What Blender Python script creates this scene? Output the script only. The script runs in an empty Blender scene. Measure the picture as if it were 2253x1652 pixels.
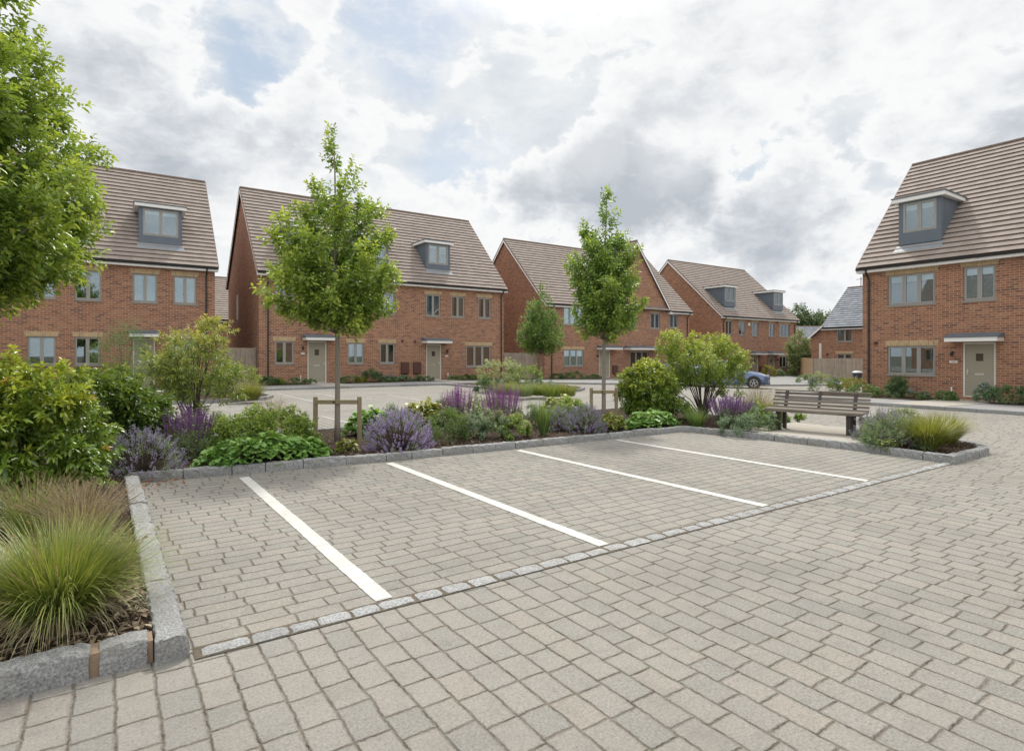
import bpy, bmesh, math, random
import numpy as np
from mathutils import Vector
rnd = random.Random(7)
NR = np.random.RandomState(11)
scene = bpy.context.scene
COL = scene.collection
R = math.radians

# ------------------------------------------------------------------ survey helpers
CH = 1.65                      # camera height
FP, CX, HY = 1281.0, 1126.0, 781.0
FV = (0.564, 0.8257)           # viewing direction on the ground
RV = (0.8257, -0.564)
def sm(a, b, x):
    t = max(0.0, min(1.0, (x-a)/(b-a))); return t*t*(3-2*t)
def gz(x):                     # the close falls gently away to the east
    return -0.35*sm(16, 40, x)
def ray(px):
    l = (px-CX)/FP
    return FV[0]+RV[0]*l, FV[1]+RV[1]*l
def atD(px, D):
    a, b = ray(px); return a*D, b*D
def at(px, py, z=0.1):
    D = FP*(CH-z)/(py-HY); a, b = ray(px); return a*D, b*D, D
def atY(px, Y):
    a, b = ray(px); D = Y/b; return a*D, Y, D
def atX(px, X):
    a, b = ray(px); D = X/a; return X, b*D, D
def zat(py, D): return CH+(HY-py)/FP*D

# ------------------------------------------------------------------ tagging
def tag(o, label=None, cat=None, group=None, kind=None):
    if label: o['label'] = label
    if cat: o['category'] = cat
    if group: o['group'] = group
    if kind: o['kind'] = kind
    return o
def empty(name, loc, rz=0.0):
    o = bpy.data.objects.new(name, None); COL.objects.link(o)
    o.location = loc; o.rotation_euler = (0, 0, rz); o.empty_display_size = .3
    return o
def link_mesh(name, me, mats, parent=None, smooth=False):
    o = bpy.data.objects.new(name, me); COL.objects.link(o)
    for m in (mats if isinstance(mats, (list, tuple)) else [mats]): me.materials.append(m)
    if parent is not None: o.parent = parent
    if smooth: me.polygons.foreach_set('use_smooth', [True]*len(me.polygons))
    return o
def boxuv(me):
    uv = me.uv_layers.new(name='UVMap')
    n = len(me.loops)
    li = np.empty(n, np.int32); me.loops.foreach_get('vertex_index', li)
    co = np.empty(len(me.vertices)*3, np.float32); me.vertices.foreach_get('co', co); co = co.reshape(-1, 3)[li]
    nm = np.empty(len(me.polygons)*3, np.float32); me.polygons.foreach_get('normal', nm); nm = np.abs(nm.reshape(-1, 3))
    tot = np.empty(len(me.polygons), np.int32); me.polygons.foreach_get('loop_total', tot)
    nm = np.repeat(nm, tot, axis=0)
    u = np.where(nm[:, 0] > nm[:, 1], co[:, 1], co[:, 0]); v = co[:, 2].copy()
    flat = (nm[:, 2] > nm[:, 0]) & (nm[:, 2] > nm[:, 1])
    u = np.where(flat, co[:, 0], u); v = np.where(flat, co[:, 1], v)
    uv.data.foreach_set('uv', np.stack([u, v], 1).astype(np.float32).ravel())

class MB:
    def __init__(s): s.v = []; s.f = []; s.m = []
    def face(s, pts, mi=0):
        b = len(s.v); s.v += [tuple(p) for p in pts]; s.f.append(tuple(range(b, b+len(pts)))); s.m.append(mi)
    def box(s, x0, x1, y0, y1, z0, z1, mi=0):
        b = len(s.v)
        s.v += [(x0,y0,z0),(x1,y0,z0),(x1,y1,z0),(x0,y1,z0),(x0,y0,z1),(x1,y0,z1),(x1,y1,z1),(x0,y1,z1)]
        for q in ((0,3,2,1),(4,5,6,7),(0,1,5,4),(1,2,6,5),(2,3,7,6),(3,0,4,7)):
            s.f.append(tuple(b+i for i in q)); s.m.append(mi)
    def cbox(s, x0, x1, y0, y1, z0, z1, c=0.008, mi=0):   # chamfered box
        bm = bmesh.new()
        bmesh.ops.create_cube(bm, size=1)
        for v in bm.verts:
            v.co = Vector(((x0+x1)/2+v.co.x*(x1-x0), (y0+y1)/2+v.co.y*(y1-y0), (z0+z1)/2+v.co.z*(z1-z0)))
        bmesh.ops.bevel(bm, geom=list(bm.edges), offset=c, segments=1, affect='EDGES')
        s.addbm(bm, mi)
    def addbm(s, bm, mi=0):
        b = len(s.v); bm.verts.index_update()
        s.v += [tuple(v.co) for v in bm.verts]
        for f in bm.faces: s.f.append(tuple(b+v.index for v in f.verts)); s.m.append(mi)
        bm.free()
    def obox(s, c, ux, uy, uz, hx, hy, hz, mi=0):         # oriented box
        c, ux, uy, uz = Vector(c), Vector(ux).normalized(), Vector(uy).normalized(), Vector(uz).normalized()
        b = len(s.v)
        for dz in (-1, 1):
            for dx, dy in ((-1,-1),(1,-1),(1,1),(-1,1)):
                s.v.append(tuple(c+ux*hx*dx+uy*hy*dy+uz*hz*dz))
        for q in ((0,3,2,1),(4,5,6,7),(0,1,5,4),(1,2,6,5),(2,3,7,6),(3,0,4,7)):
            s.f.append(tuple(b+i for i in q)); s.m.append(mi)
    def tube(s, pts, rad, n=8, cap=True, mi=0):
        P = [Vector(p) for p in pts]; rings = []
        rr = rad if isinstance(rad, (list, tuple)) else [rad]*len(P)
        for i, p in enumerate(P):
            t = (P[min(i+1, len(P)-1)]-P[max(i-1, 0)])
            if t.length < 1e-9: t = Vector((0, 0, 1))
            t.normalize()
            a = Vector((0, 0, 1)) if abs(t.z) < .9 else Vector((1, 0, 0))
            u = t.cross(a).normalized(); w = t.cross(u)
            b = len(s.v)
            for k in range(n):
                an = 2*math.pi*k/n
                s.v.append(tuple(p+(u*math.cos(an)+w*math.sin(an))*rr[i]))
            rings.append(b)
        for i in range(len(P)-1):
            for k in range(n):
                k2 = (k+1) % n
                s.f.append((rings[i]+k, rings[i+1]+k, rings[i+1]+k2, rings[i]+k2)); s.m.append(mi)
        if cap:
            s.f.append(tuple(rings[0]+k for k in range(n))); s.m.append(mi)
            s.f.append(tuple(rings[-1]+k for k in reversed(range(n)))); s.m.append(mi)
    def lathe(s, prof, n=16, c=(0, 0, 0), mi=0):
        for i in range(len(prof)-1):
            (r0, z0), (r1, z1) = prof[i], prof[i+1]
            for k in range(n):
                a, b = 2*math.pi*k/n, 2*math.pi*(k+1)/n
                s.face([(c[0]+r0*math.cos(a), c[1]+r0*math.sin(a), c[2]+z0), (c[0]+r0*math.cos(b), c[1]+r0*math.sin(b), c[2]+z0),
                        (c[0]+r1*math.cos(b), c[1]+r1*math.sin(b), c[2]+z1), (c[0]+r1*math.cos(a), c[1]+r1*math.sin(a), c[2]+z1)], mi)
    def build(s, name, mat, parent=None, smooth=False, uv=False):
        me = bpy.data.meshes.new(name); me.from_pydata(s.v, [], s.f); me.update()
        if isinstance(mat, (list, tuple)): me.polygons.foreach_set('material_index', s.m)
        if uv: boxuv(me)
        return link_mesh(name, me, mat, parent, smooth)

# ------------------------------------------------------------------ node helpers
class NT:
    def __init__(s, nt): s.nt = nt; s.nt.nodes.clear()
    def n(s, t, **kw):
        nd = s.nt.nodes.new(t)
        for k, v in kw.items():
            if k.startswith('i_'):
                key = k[2:]; key = int(key) if key.isdigit() else key.replace('_', ' ')
                s.set(nd.inputs[key], v)
            else: setattr(nd, k, v)
        return nd
    def set(s, sock, v):
        if isinstance(v, bpy.types.NodeSocket): s.nt.links.new(v, sock)
        elif isinstance(v, bpy.types.Node): s.nt.links.new(v.outputs[0], sock)
        else: sock.default_value = v
    def math(s, op, a, b=None, c=None, clamp=False):
        nd = s.nt.nodes.new('ShaderNodeMath'); nd.operation = op; nd.use_clamp = clamp
        s.set(nd.inputs[0], a)
        if b is not None: s.set(nd.inputs[1], b)
        if c is not None: s.set(nd.inputs[2], c)
        return nd.outputs[0]
    def vm(s, op, a, b=None, out=0):
        nd = s.nt.nodes.new('ShaderNodeVectorMath'); nd.operation = op
        s.set(nd.inputs[0], a)
        if b is not None:
            if op == 'SCALE': s.set(nd.inputs['Scale'], b)
            else: s.set(nd.inputs[1], b)
        return nd.outputs[out]
    def mix(s, f, a, b, bt='MIX'):
        nd = s.nt.nodes.new('ShaderNodeMix'); nd.data_type = 'RGBA'; nd.blend_type = bt
        s.set(nd.inputs[0], f); s.set(nd.inputs[6], c4(a)); s.set(nd.inputs[7], c4(b))
        return nd.outputs[2]
    def noise(s, vec, scale, detail=3, rough=.5, out=0, dist=0.0):
        nd = s.n('ShaderNodeTexNoise'); nd.inputs['Scale'].default_value = scale
        nd.inputs['Detail'].default_value = detail; nd.inputs['Roughness'].default_value = rough
        nd.inputs['Distortion'].default_value = dist
        if vec is not None: s.set(nd.inputs['Vector'], vec)
        return nd.outputs[out]
    def ramp(s, f, stops, interp='LINEAR'):
        nd = s.n('ShaderNodeValToRGB'); cr = nd.color_ramp; cr.interpolation = interp
        while len(cr.elements) < len(stops): cr.elements.new(.5)
        for e, (p, c) in zip(cr.elements, stops): e.position = p; e.color = c4(c)
        s.set(nd.inputs[0], f); return nd.outputs[0]
    def mr(s, v, a, b, c=0.0, d=1.0, smooth=False):
        nd = s.n('ShaderNodeMapRange'); nd.clamp = True
        if smooth: nd.interpolation_type = 'SMOOTHSTEP'
        for i, q in enumerate((v, a, b, c, d)): s.set(nd.inputs[i], q)
        return nd.outputs[0]
def c4(c):
    if isinstance(c, (tuple, list)) and len(c) == 3: return (c[0], c[1], c[2], 1)
    if isinstance(c, (int, float)): return (c, c, c, 1)
    return c
def newmat(name):
    m = bpy.data.materials.new(name); m.use_nodes = True
    t = NT(m.node_tree); out = t.n('ShaderNodeOutputMaterial')
    p = t.n('ShaderNodeBsdfPrincipled'); t.nt.links.new(p.outputs[0], out.inputs[0])
    return m, t, p, out
def plain(name, col, rough=.5, metal=0.0, var=.12, scale=6.0, bump=0.0, spec=.5):
    m, t, p, o = newmat(name)
    tc = t.n('ShaderNodeTexCoord').outputs['Object']
    nz = t.noise(tc, scale, 5, .6)
    c = t.mix(nz, tuple(x*(1-var) for x in col), tuple(min(1, x*(1+var)) for x in col))
    t.set(p.inputs['Base Color'], c); p.inputs['Roughness'].default_value = rough
    p.inputs['Metallic'].default_value = metal; p.inputs['Specular IOR Level'].default_value = spec
    if bump:
        b = t.n('ShaderNodeBump'); b.inputs['Strength'].default_value = bump; b.inputs['Distance'].default_value = .01
        t.set(b.inputs['Height'], t.noise(tc, scale*8, 5, .65)); t.set(p.inputs['Normal'], b)
    return m

def mat_paving(name, rows_x, rw=.19, ln=.27, offset=0.0):
    m, t, p, o = newmat(name)
    tc = t.n('ShaderNodeTexCoord').outputs['Object']
    w1 = t.vm('SCALE', t.vm('SUBTRACT', t.noise(tc, 5, 2, .5, 1), (.5, .5, .5)), .022)
    w2 = t.vm('SCALE', t.vm('SUBTRACT', t.noise(tc, 30, 3, .7, 1), (.5, .5, .5)), .020)
    w3 = t.vm('SCALE', t.vm('SUBTRACT', t.noise(tc, .7, 1, .5, 1), (.5, .5, .5)), .06)
    v = t.vm('ADD', t.vm('ADD', t.vm('ADD', tc, w1), w2), w3)
    sp = t.n('ShaderNodeSeparateXYZ'); t.set(sp.inputs[0], v)
    ac, al = (sp.outputs[1], sp.outputs[0]) if rows_x else (sp.outputs[0], sp.outputs[1])
    u = t.math('ADD', t.math('DIVIDE', ac, rw), offset)
    r = t.math('FLOOR', u); fu = t.math('FRACT', u)
    du = t.math('MULTIPLY', t.math('MINIMUM', fu, t.math('SUBTRACT', 1.0, fu)), rw)
    wn = t.n('ShaderNodeTexWhiteNoise', noise_dimensions='1D'); t.set(wn.inputs['W'], r)
    W = t.math('ADD', t.math('DIVIDE', al, ln), t.math('MULTIPLY', wn.outputs[0], 57.0))
    ve = t.n('ShaderNodeTexVoronoi', voronoi_dimensions='1D', feature='DISTANCE_TO_EDGE')
    vf = t.n('ShaderNodeTexVoronoi', voronoi_dimensions='1D', feature='F1')
    for q in (ve, vf):
        t.set(q.inputs['W'], W); q.inputs['Scale'].default_value = 1; q.inputs['Randomness'].default_value = .42
    de = t.math('MULTIPLY', ve.outputs['Distance'], ln)
    edge = t.math('SMOOTH_MIN', du, de, .014)
    dn = t.noise(tc, 9, 3, .6)
    jw = t.mr(dn, .32, .68, -.0015, .0042)
    joint = t.math('SUBTRACT', 1.0, t.mr(t.math('SUBTRACT', edge, jw), 0, .0035, 0, 1, True))
    rc = t.n('ShaderNodeTexWhiteNoise', noise_dimensions='3D'); t.set(rc.inputs[0], vf.outputs['Color'])
    rs = t.n('ShaderNodeSeparateColor'); t.set(rs.inputs[0], rc.outputs['Color'])
    base = t.ramp(rs.outputs[0], [(0, (.170, .164, .144)), (.25, (.206, .194, .167)), (.5, (.228, .210, .177)), (.75, (.242, .209, .172)), (.9, (.214, .195, .170)), (1, (.182, .180, .162))])
    base = t.mix(t.mr(rs.outputs[1], 0, 1, 0, .45), base, t.mix(rs.outputs[2], (.158, .159, .148), (.240, .223, .194)))
    # mineral speckle, stains, pits
    sp1 = t.noise(tc, 75, 6, .8); base = t.mix(t.mr(sp1, .42, .62, 0, .9), base, t.mix(.6, base, (.42, .40, .36)))
    sp2 = t.noise(tc, 42, 5, .8); base = t.mix(t.mr(sp2, .52, .66, 0, .55), base, (.12, .115, .10))
    st = t.noise(tc, .55, 6, .66); base = t.mix(t.mr(st, .45, .68, 0, .45), base, (.135, .13, .115))
    st3 = t.noise(tc, 6.5, 4, .65); base = t.mix(t.mr(st3, .50, .74, 0, .35), base, (.13, .125, .11))
    st2 = t.noise(tc, 2.3, 4, .6); base = t.mix(t.mr(st2, .5, .75, 0, .22), base, (.29, .27, .24))
    st4 = t.noise(tc, .22, 3, .5); base = t.mix(t.mr(st4, .40, .66, .0, .30), base, (.30, .28, .25))
    vp = t.n('ShaderNodeTexVoronoi', feature='F1'); vp.inputs['Scale'].default_value = 17; t.set(vp.inputs['Vector'], tc)
    base = t.mix(t.mr(vp.outputs['Distance'], .045, .075, .85, 0), base, (.09, .085, .07))
    jc = t.mix(t.mr(t.noise(tc, 14, 3, .6), .42, .6), (.058, .046, .032), (.155, .122, .082))
    jc = t.mix(t.mr(t.noise(tc, 3.1, 3, .6), .58, .68, 0, .8), jc, (.085, .10, .035))
    # dirty rim round each block
    rim = t.mr(t.math('ADD', edge, t.math('MULTIPLY', t.math('SUBTRACT', sp2, .5), .02)), 0.0, .016, .34, 0, True)
    base = t.mix(rim, base, (.165, .145, .115))
    t.set(p.inputs['Base Color'], t.mix(t.math('MULTIPLY', joint, t.mr(t.noise(tc, 6.5, 4, .65), .36, .60, .38, 1.0)), base, jc)); p.inputs['Roughness'].default_value = .86
    p.inputs['Specular IOR Level'].default_value = .25
    hgt = t.math('ADD', t.mr(edge, .0, .012, 0, 1, True), t.math('MULTIPLY', t.noise(tc, 38, 4, .7), .45))
    hgt = t.math('ADD', hgt, t.math('MULTIPLY', rs.outputs[1], .25))
    hgt = t.math('ADD', hgt, t.math('MULTIPLY', sp1, .45))
    b = t.n('ShaderNodeBump'); b.inputs['Strength'].default_value = .9; b.inputs['Distance'].default_value = .013
    t.set(b.inputs['Height'], hgt); t.set(p.inputs['Normal'], b)
    return m

def mat_brick(name, c1, c2, c3, mortar, bw=.262, bh=.086, soldier=False, dirt=.3):
    m, t, p, o = newmat(name)
    uv = t.n('ShaderNodeTexCoord').outputs['UV']; ob = t.n('ShaderNodeTexCoord').outputs['Object']
    v = t.vm('ADD', uv, t.vm('SCALE', t.vm('SUBTRACT', t.noise(ob, 9, 2, .5, 1), (.5, .5, .5)), .010))
    if soldier:
        sx = t.n('ShaderNodeSeparateXYZ'); t.set(sx.inputs[0], v)
        cb = t.n('ShaderNodeCombineXYZ'); t.set(cb.inputs[0], t.math('ADD', sx.outputs[1], .02)); t.set(cb.inputs[1], sx.outputs[0]); v = cb.outputs[0]
    br = t.n('ShaderNodeTexBrick'); t.set(br.inputs['Vector'], v)
    br.offset = .5; br.inputs['Scale'].default_value = 1
    br.inputs['Brick Width'].default_value = bw; br.inputs['Row Height'].default_value = bh
    br.inputs['Mortar Size'].default_value = .0085; br.inputs['Mortar Smooth'].default_value = .3
    br.inputs['Color1'].default_value = (0, 0, 0, 1); br.inputs['Color2'].default_value = (1, 1, 1, 1); br.inputs['Mortar'].default_value = (.5, .5, .5, 1)
    bc = t.n('ShaderNodeSeparateColor'); t.set(bc.inputs[0], br.outputs['Color'])
    col = t.ramp(bc.outputs[0], [(0, c3), (.22, c1), (.55, c2), (.85, c1), (1, c3)])
    big = t.noise(ob, .8, 4, .6); col = t.mix(t.mr(big, .35, .7, 0, dirt), col, tuple(x*.68 for x in c1))
    big2 = t.noise(ob, 2.6, 4, .65); col = t.mix(t.mr(big2, .5, .78, 0, .35), col, tuple(min(1, x*1.5) for x in c2))
    fine = t.noise(ob, 60, 4, .7); col = t.mix(t.mr(fine, .4, .7, 0, .35), col, tuple(x*.55 for x in c1))
    t.set(p.inputs['Base Color'], t.mix(br.outputs['Fac'], col, mortar)); p.inputs['Roughness'].default_value = .88
    p.inputs['Specular IOR Level'].default_value = .25
    b = t.n('ShaderNodeBump'); b.inputs['Strength'].default_value = .6; b.inputs['Distance'].default_value = .008
    t.set(b.inputs['Height'], t.math('ADD', t.math('SUBTRACT', 1.0, br.outputs['Fac']), t.math('MULTIPLY', fine, .4))); t.set(p.inputs['Normal'], b)
    return m

def mat_tile(name, a, b_, c):
    m, t, p, o = newmat(name)
    g = t.n('ShaderNodeNewGeometry').outputs['Random Per Island']; ob = t.n('ShaderNodeTexCoord').outputs['Object']
    col = t.ramp(g, [(0, a), (.4, b_), (.8, c), (1, a)])
    col = t.mix(t.mr(t.noise(ob, 1.1, 5, .65), .45, .75, 0, .4), col, tuple(x*.7 for x in a))
    col = t.mix(t.mr(t.noise(ob, 40, 4, .7), .45, .7, 0, .3), col, tuple(min(1, x*1.45) for x in c))
    t.set(p.inputs['Base Color'], col); p.inputs['Roughness'].default_value = .82; p.inputs['Specular IOR Level'].default_value = .3
    b = t.n('ShaderNodeBump'); b.inputs['Strength'].default_value = .4; b.inputs['Distance'].default_value = .006
    t.set(b.inputs['Height'], t.noise(ob, 50, 4, .7)); t.set(p.inputs['Normal'], b)
    return m

def mat_granite(name, light=1.0):
    m, t, p, o = newmat(name)
    ob = t.n('ShaderNodeTexCoord').outputs['Object']
    a = t.noise(ob, 75, 4, .75); b_ = t.noise(ob, 170, 3, .7); g = t.n('ShaderNodeNewGeometry').outputs['Random Per Island']
    col = t.ramp(a, [(.33, (.13*light, .13*light, .135*light)), (.47, (.29*light, .29*light, .29*light)), (.6, (.46*light, .46*light, .45*light)), (.72, (.62*light, .62*light, .6*light))])
    col = t.mix(t.mr(b_, .5, .7, 0, .6), col, (.16, .16, .165))
    col = t.mix(t.mr(t.noise(ob, 3.2, 5, .65), .48, .72, 0, .55), col, (.21, .20, .165))
    col = t.mix(t.mr(g, 0, 1, 0, .45), col, (.17, .17, .16))
    col = t.mix(t.mr(t.noise(ob, 7, 4, .6), .60, .7, 0, .35), col, (.16, .165, .09))
    t.set(p.inputs['Base Color'], col); p.inputs['Roughness'].default_value = .8; p.inputs['Specular IOR Level'].default_value = .35
    b = t.n('ShaderNodeBump'); b.inputs['Strength'].default_value = .9; b.inputs['Distance'].default_value = .014
    t.set(b.inputs['Height'], t.math('ADD', t.noise(ob, 30, 6, .7), t.math('MULTIPLY', a, .3))); t.set(p.inputs['Normal'], b)
    return m

def mat_leaf(name, c_lo, c_hi, c_tip, trans=.35, rough=.42, spec=.45):
    m, t, p, out = newmat(name)
    g = t.n('ShaderNodeNewGeometry').outputs['Random Per Island']
    at_ = t.n('ShaderNodeAttribute'); at_.attribute_name = 'tip'
    wn = t.n('ShaderNodeTexWhiteNoise', noise_dimensions='1D'); t.set(wn.inputs['W'], g)
    col = t.mix(g, c_lo, c_hi)
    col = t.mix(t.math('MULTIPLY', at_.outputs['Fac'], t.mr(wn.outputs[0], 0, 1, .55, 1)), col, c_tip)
    t.set(p.inputs['Base Color'], col); p.inputs['Roughness'].default_value = rough; p.inputs['Specular IOR Level'].default_value = spec
    tr = t.n('ShaderNodeBsdfTranslucent')
    tcol = t.mix(1.0, col, (1.55, 1.5, .75), 'MULTIPLY'); t.set(tr.inputs[0], tcol)
    mx = t.n('ShaderNodeMixShader'); mx.inputs[0].default_value = trans*.8
    t.nt.links.new(p.outputs[0], mx.inputs[1]); t.nt.links.new(tr.outputs[0], mx.inputs[2]); t.nt.links.new(mx.outputs[0], out.inputs[0])
    return m

def mat_glass():
    m, t, p, out = newmat('window_glass')
    gl = t.n('ShaderNodeBsdfGlossy'); gl.inputs['Roughness'].default_value = .015; gl.inputs['Color'].default_value = (.82, .93, 1, 1)
    tr = t.n('ShaderNodeBsdfTransparent'); tr.inputs[0].default_value = (.80, .85, .84, 1)
    fr = t.n('ShaderNodeFresnel'); fr.inputs[0].default_value = 1.5
    f = t.math('ADD', t.math('MULTIPLY', fr.outputs[0], 1.3), .12, clamp=True)
    mx = t.n('ShaderNodeMixShader'); t.set(mx.inputs[0], f)
    t.nt.links.new(tr.outputs[0], mx.inputs[1]); t.nt.links.new(gl.outputs[0], mx.inputs[2]); t.nt.links.new(mx.outputs[0], out.inputs[0])
    return m

def mat_wood(name, a, b_, axis=0, sc=1.0):
    m, t, p, o = newmat(name)
    ob = t.n('ShaderNodeTexCoord').outputs['Object']
    mp = t.n('ShaderNodeMapping'); t.set(mp.inputs[0], ob)
    s = [34*sc]*3; s[axis] = 2.2*sc; mp.inputs['Scale'].default_value = s
    n1 = t.noise(mp.outputs[0], 1, 5, .65); n2 = t.noise(ob, 2.5, 4, .6)
    g = t.n('ShaderNodeNewGeometry').outputs['Random Per Island']
    col = t.mix(t.mr(n1, .3, .7), a, b_); col = t.mix(t.mr(n2, .45, .75, 0, .45), col, tuple(x*.6 for x in a))
    col = t.mix(t.mr(g, 0, 1, 0, .35), col, tuple(min(1, x*1.15) for x in b_))
    t.set(p.inputs['Base Color'], col); p.inputs['Roughness'].default_value = .82; p.inputs['Specular IOR Level'].default_value = .3
    b = t.n('ShaderNodeBump'); b.inputs['Strength'].default_value = .6; b.inputs['Distance'].default_value = .004
    t.set(b.inputs['Height'], n1); t.set(p.inputs['Normal'], b)
    return m

def mat_soil(name, a, b_, sc=30):
    m, t, p, o = newmat(name)
    ob = t.n('ShaderNodeTexCoord').outputs['Object']
    n1 = t.noise(ob, sc, 6, .75); col = t.mix(t.mr(n1, .3, .7), a, b_)
    t.set(p.inputs['Base Color'], col); p.inputs['Roughness'].default_value = .95; p.inputs['Specular IOR Level'].default_value = .15
    b = t.n('ShaderNodeBump'); b.inputs['Strength'].default_value = 1; b.inputs['Distance'].default_value = .03
    t.set(b.inputs['Height'], n1); t.set(p.inputs['Normal'], b)
    return m
def mat_island(name, stops, rough=.9):
    m, t, p, o = newmat(name)
    g = t.n('ShaderNodeNewGeometry').outputs['Random Per Island']
    t.set(p.inputs['Base Color'], t.ramp(g, stops)); p.inputs['Roughness'].default_value = rough; p.inputs['Specular IOR Level'].default_value = .2
    return m

M = {}
M['road'] = mat_paving('block_paving_road', False, .168, .232)
M['bay'] = mat_paving('block_paving_bay', True, .150, .275, .3)
M['path'] = plain('path_asphalt', (.24, .235, .225), .9, 0, .15, 3, .3, .2)
M['slab'] = plain('path_slab', (.34, .31, .265), .9, 0, .15, 4, .3, .2)
M['brick'] = mat_brick('red_brick', (.292, .124, .070), (.378, .186, .106), (.150, .074, .055), (.43, .355, .27))
M['brick_dark'] = M['brick']
M['buff'] = mat_brick('buff_brick', (.44, .30, .165), (.50, .36, .20), (.37, .235, .12), (.50, .43, .32), soldier=True, dirt=.15)
M['tile'] = mat_tile('roof_tile_brown', (.232, .190, .162), (.258, .212, .182), (.285, .238, .205))
M['slate'] = mat_tile('roof_tile_slate', (.155, .170, .190), (.20, .215, .24), (.25, .265, .285))
M['ridge'] = plain('ridge_tile', (.17, .125, .10), .85, 0, .2, 5)
M['lead'] = plain('lead_sheet', (.105, .128, .155), .5, 0, .2, 3, .1)
M['lead2'] = plain('lead_flashing', (.20, .225, .245), .5, 0, .25, 3, .1)
M['white'] = plain('white_upvc', (.78, .77, .74), .35, 0, .05, 2)
M['cream'] = plain('cream_frame', (.68, .66, .59), .45, 0, .06, 2)
M['black'] = plain('black_plastic', (.022, .019, .018), .4, 0, .2, 5)
M['frame'] = plain('taupe_frame', (.300, .290, .265), .42, 0, .06, 3)
M['sill'] = plain('stone_sill', (.27, .25, .22), .8, 0, .15, 6, .2)
M['doorp'] = plain('door_paint', (.300, .275, .205), .45, 0, .04, 2)
M['steel'] = plain('brushed_steel', (.62, .62, .6), .3, .9, .06, 8)
M['meter'] = plain('meter_box_brown', (.085, .034, .024), .5, 0, .15, 6)
M['vent'] = plain('terracotta_vent', (.16, .05, .032), .7, 0, .2, 8)
M['glass'] = mat_glass()
M['dglass'] = plain('door_glass', (.07, .062, .05), .12, 0, .3, 20)
M['kerb'] = mat_granite('granite_kerb', .92)
M['sett'] = mat_granite('granite_sett', 1.05)
M['mortar'] = plain('kerb_mortar', (.26, .19, .135), .95, 0, .25, 12, .6, .1)
M['paint'] = None
M['soil'] = mat_soil('bed_soil', (.028, .019, .013), (.085, .058, .040))
M['chips'] = mat_island('bark_chips', [(0, (.05, .032, .022)), (.4, (.115, .075, .052)), (.75, (.19, .14, .10)), (1, (.30, .245, .19))])
M['straw'] = mat_island('dry_thatch', [(0, (.10, .07, .045)), (.5, (.24, .18, .12)), (1, (.42, .34, .24))])
M['deadleaf'] = mat_island('fallen_leaves', [(0, (.16, .065, .03)), (.6, (.30, .12, .055)), (1, (.34, .20, .10))])
M['bark'] = mat_wood('tree_bark', (.155, .130, .105), (.30, .265, .225), 2, .5)
M['twig'] = plain('twig_bark', (.085, .065, .045), .85, 0, .2, 10)
M['stake'] = mat_wood('stake_timber', (.20, .155, .085), (.33, .27, .17), 2, .6)
M['rail'] = mat_wood('rail_timber', (.20, .155, .085), (.33, .27, .17), 0, .6)
M['bench'] = mat_wood('weathered_timber', (.100, .080, .062), (.215, .185, .152), 0, .8)
M['benchleg'] = plain('bench_leg', (.045, .038, .034), .6, 0, .2, 8)
M['fence'] = mat_wood('fence_timber', (.21, .165, .125), (.36, .30, .24), 2, .35)
M['fence2'] = mat_wood('fence_timber_golden', (.27, .165, .085), (.38, .26, .15), 2, .35)
M['blind'] = plain('blind_fabric', (.70, .68, .62), .9, 0, .05, 3)
M['slatb'] = plain('slat_blind', (.30, .25, .17), .7, 0, .1, 3)
M['curtain'] = plain('curtain_fabric', (.42, .40, .36), .95, 0, .15, 2)
M['blindblue'] = plain('pale_blue_blind', (.30, .385, .42), .9, 0, .05, 3)
M['room'] = plain('room_dark', (.05, .048, .045), .95, 0, .3, 2)
M['rubber'] = plain('tyre_rubber', (.02, .02, .02), .8, 0, .1, 8)
M['binblue'] = plain('bin_paint', (.045, .055, .075), .45, 0, .1, 5)
M['binlid'] = plain('bin_lid', (.55, .57, .58), .4, 0, .06, 5)

def paintmat():
    m, t, p, o = newmat('road_paint_white')
    ob = t.n('ShaderNodeTexCoord').outputs['Object']
    n1 = t.noise(ob, 40, 5, .7); n2 = t.noise(ob, 2.0, 4, .6)
    # joint lines of the blocks below show through the paint
    sp = t.n('ShaderNodeSeparateXYZ'); t.set(sp.inputs[0], t.vm('ADD', ob, t.vm('SCALE', t.noise(ob, 6, 2, .5, 1), .03)))
    f = t.math('FRACT', t.math('DIVIDE', sp.outputs[1], .15)); e = t.math('MINIMUM', f, t.math('SUBTRACT', 1.0, f))
    j = t.math('MULTIPLY', t.mr(e, .0, .05, 1, 0), t.mr(t.noise(ob, 9, 3, .6), .36, .54))
    col = t.mix(t.mr(n1, .5, .75, 0, .25), (.50, .49, .455), (.33, .315, .28)); col = t.mix(t.mr(n2, .45, .66, 0, .5), col, (.36, .345, .31))
    col = t.mix(j, col, (.27, .24, .19))
    t.set(p.inputs['Base Color'], col); p.inputs['Roughness'].default_value = .7
    return m
M['paint'] = paintmat()
M['fadedpaint'] = plain('faded_road_paint', (.36, .35, .325), .8, 0, .1, 8)

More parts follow.
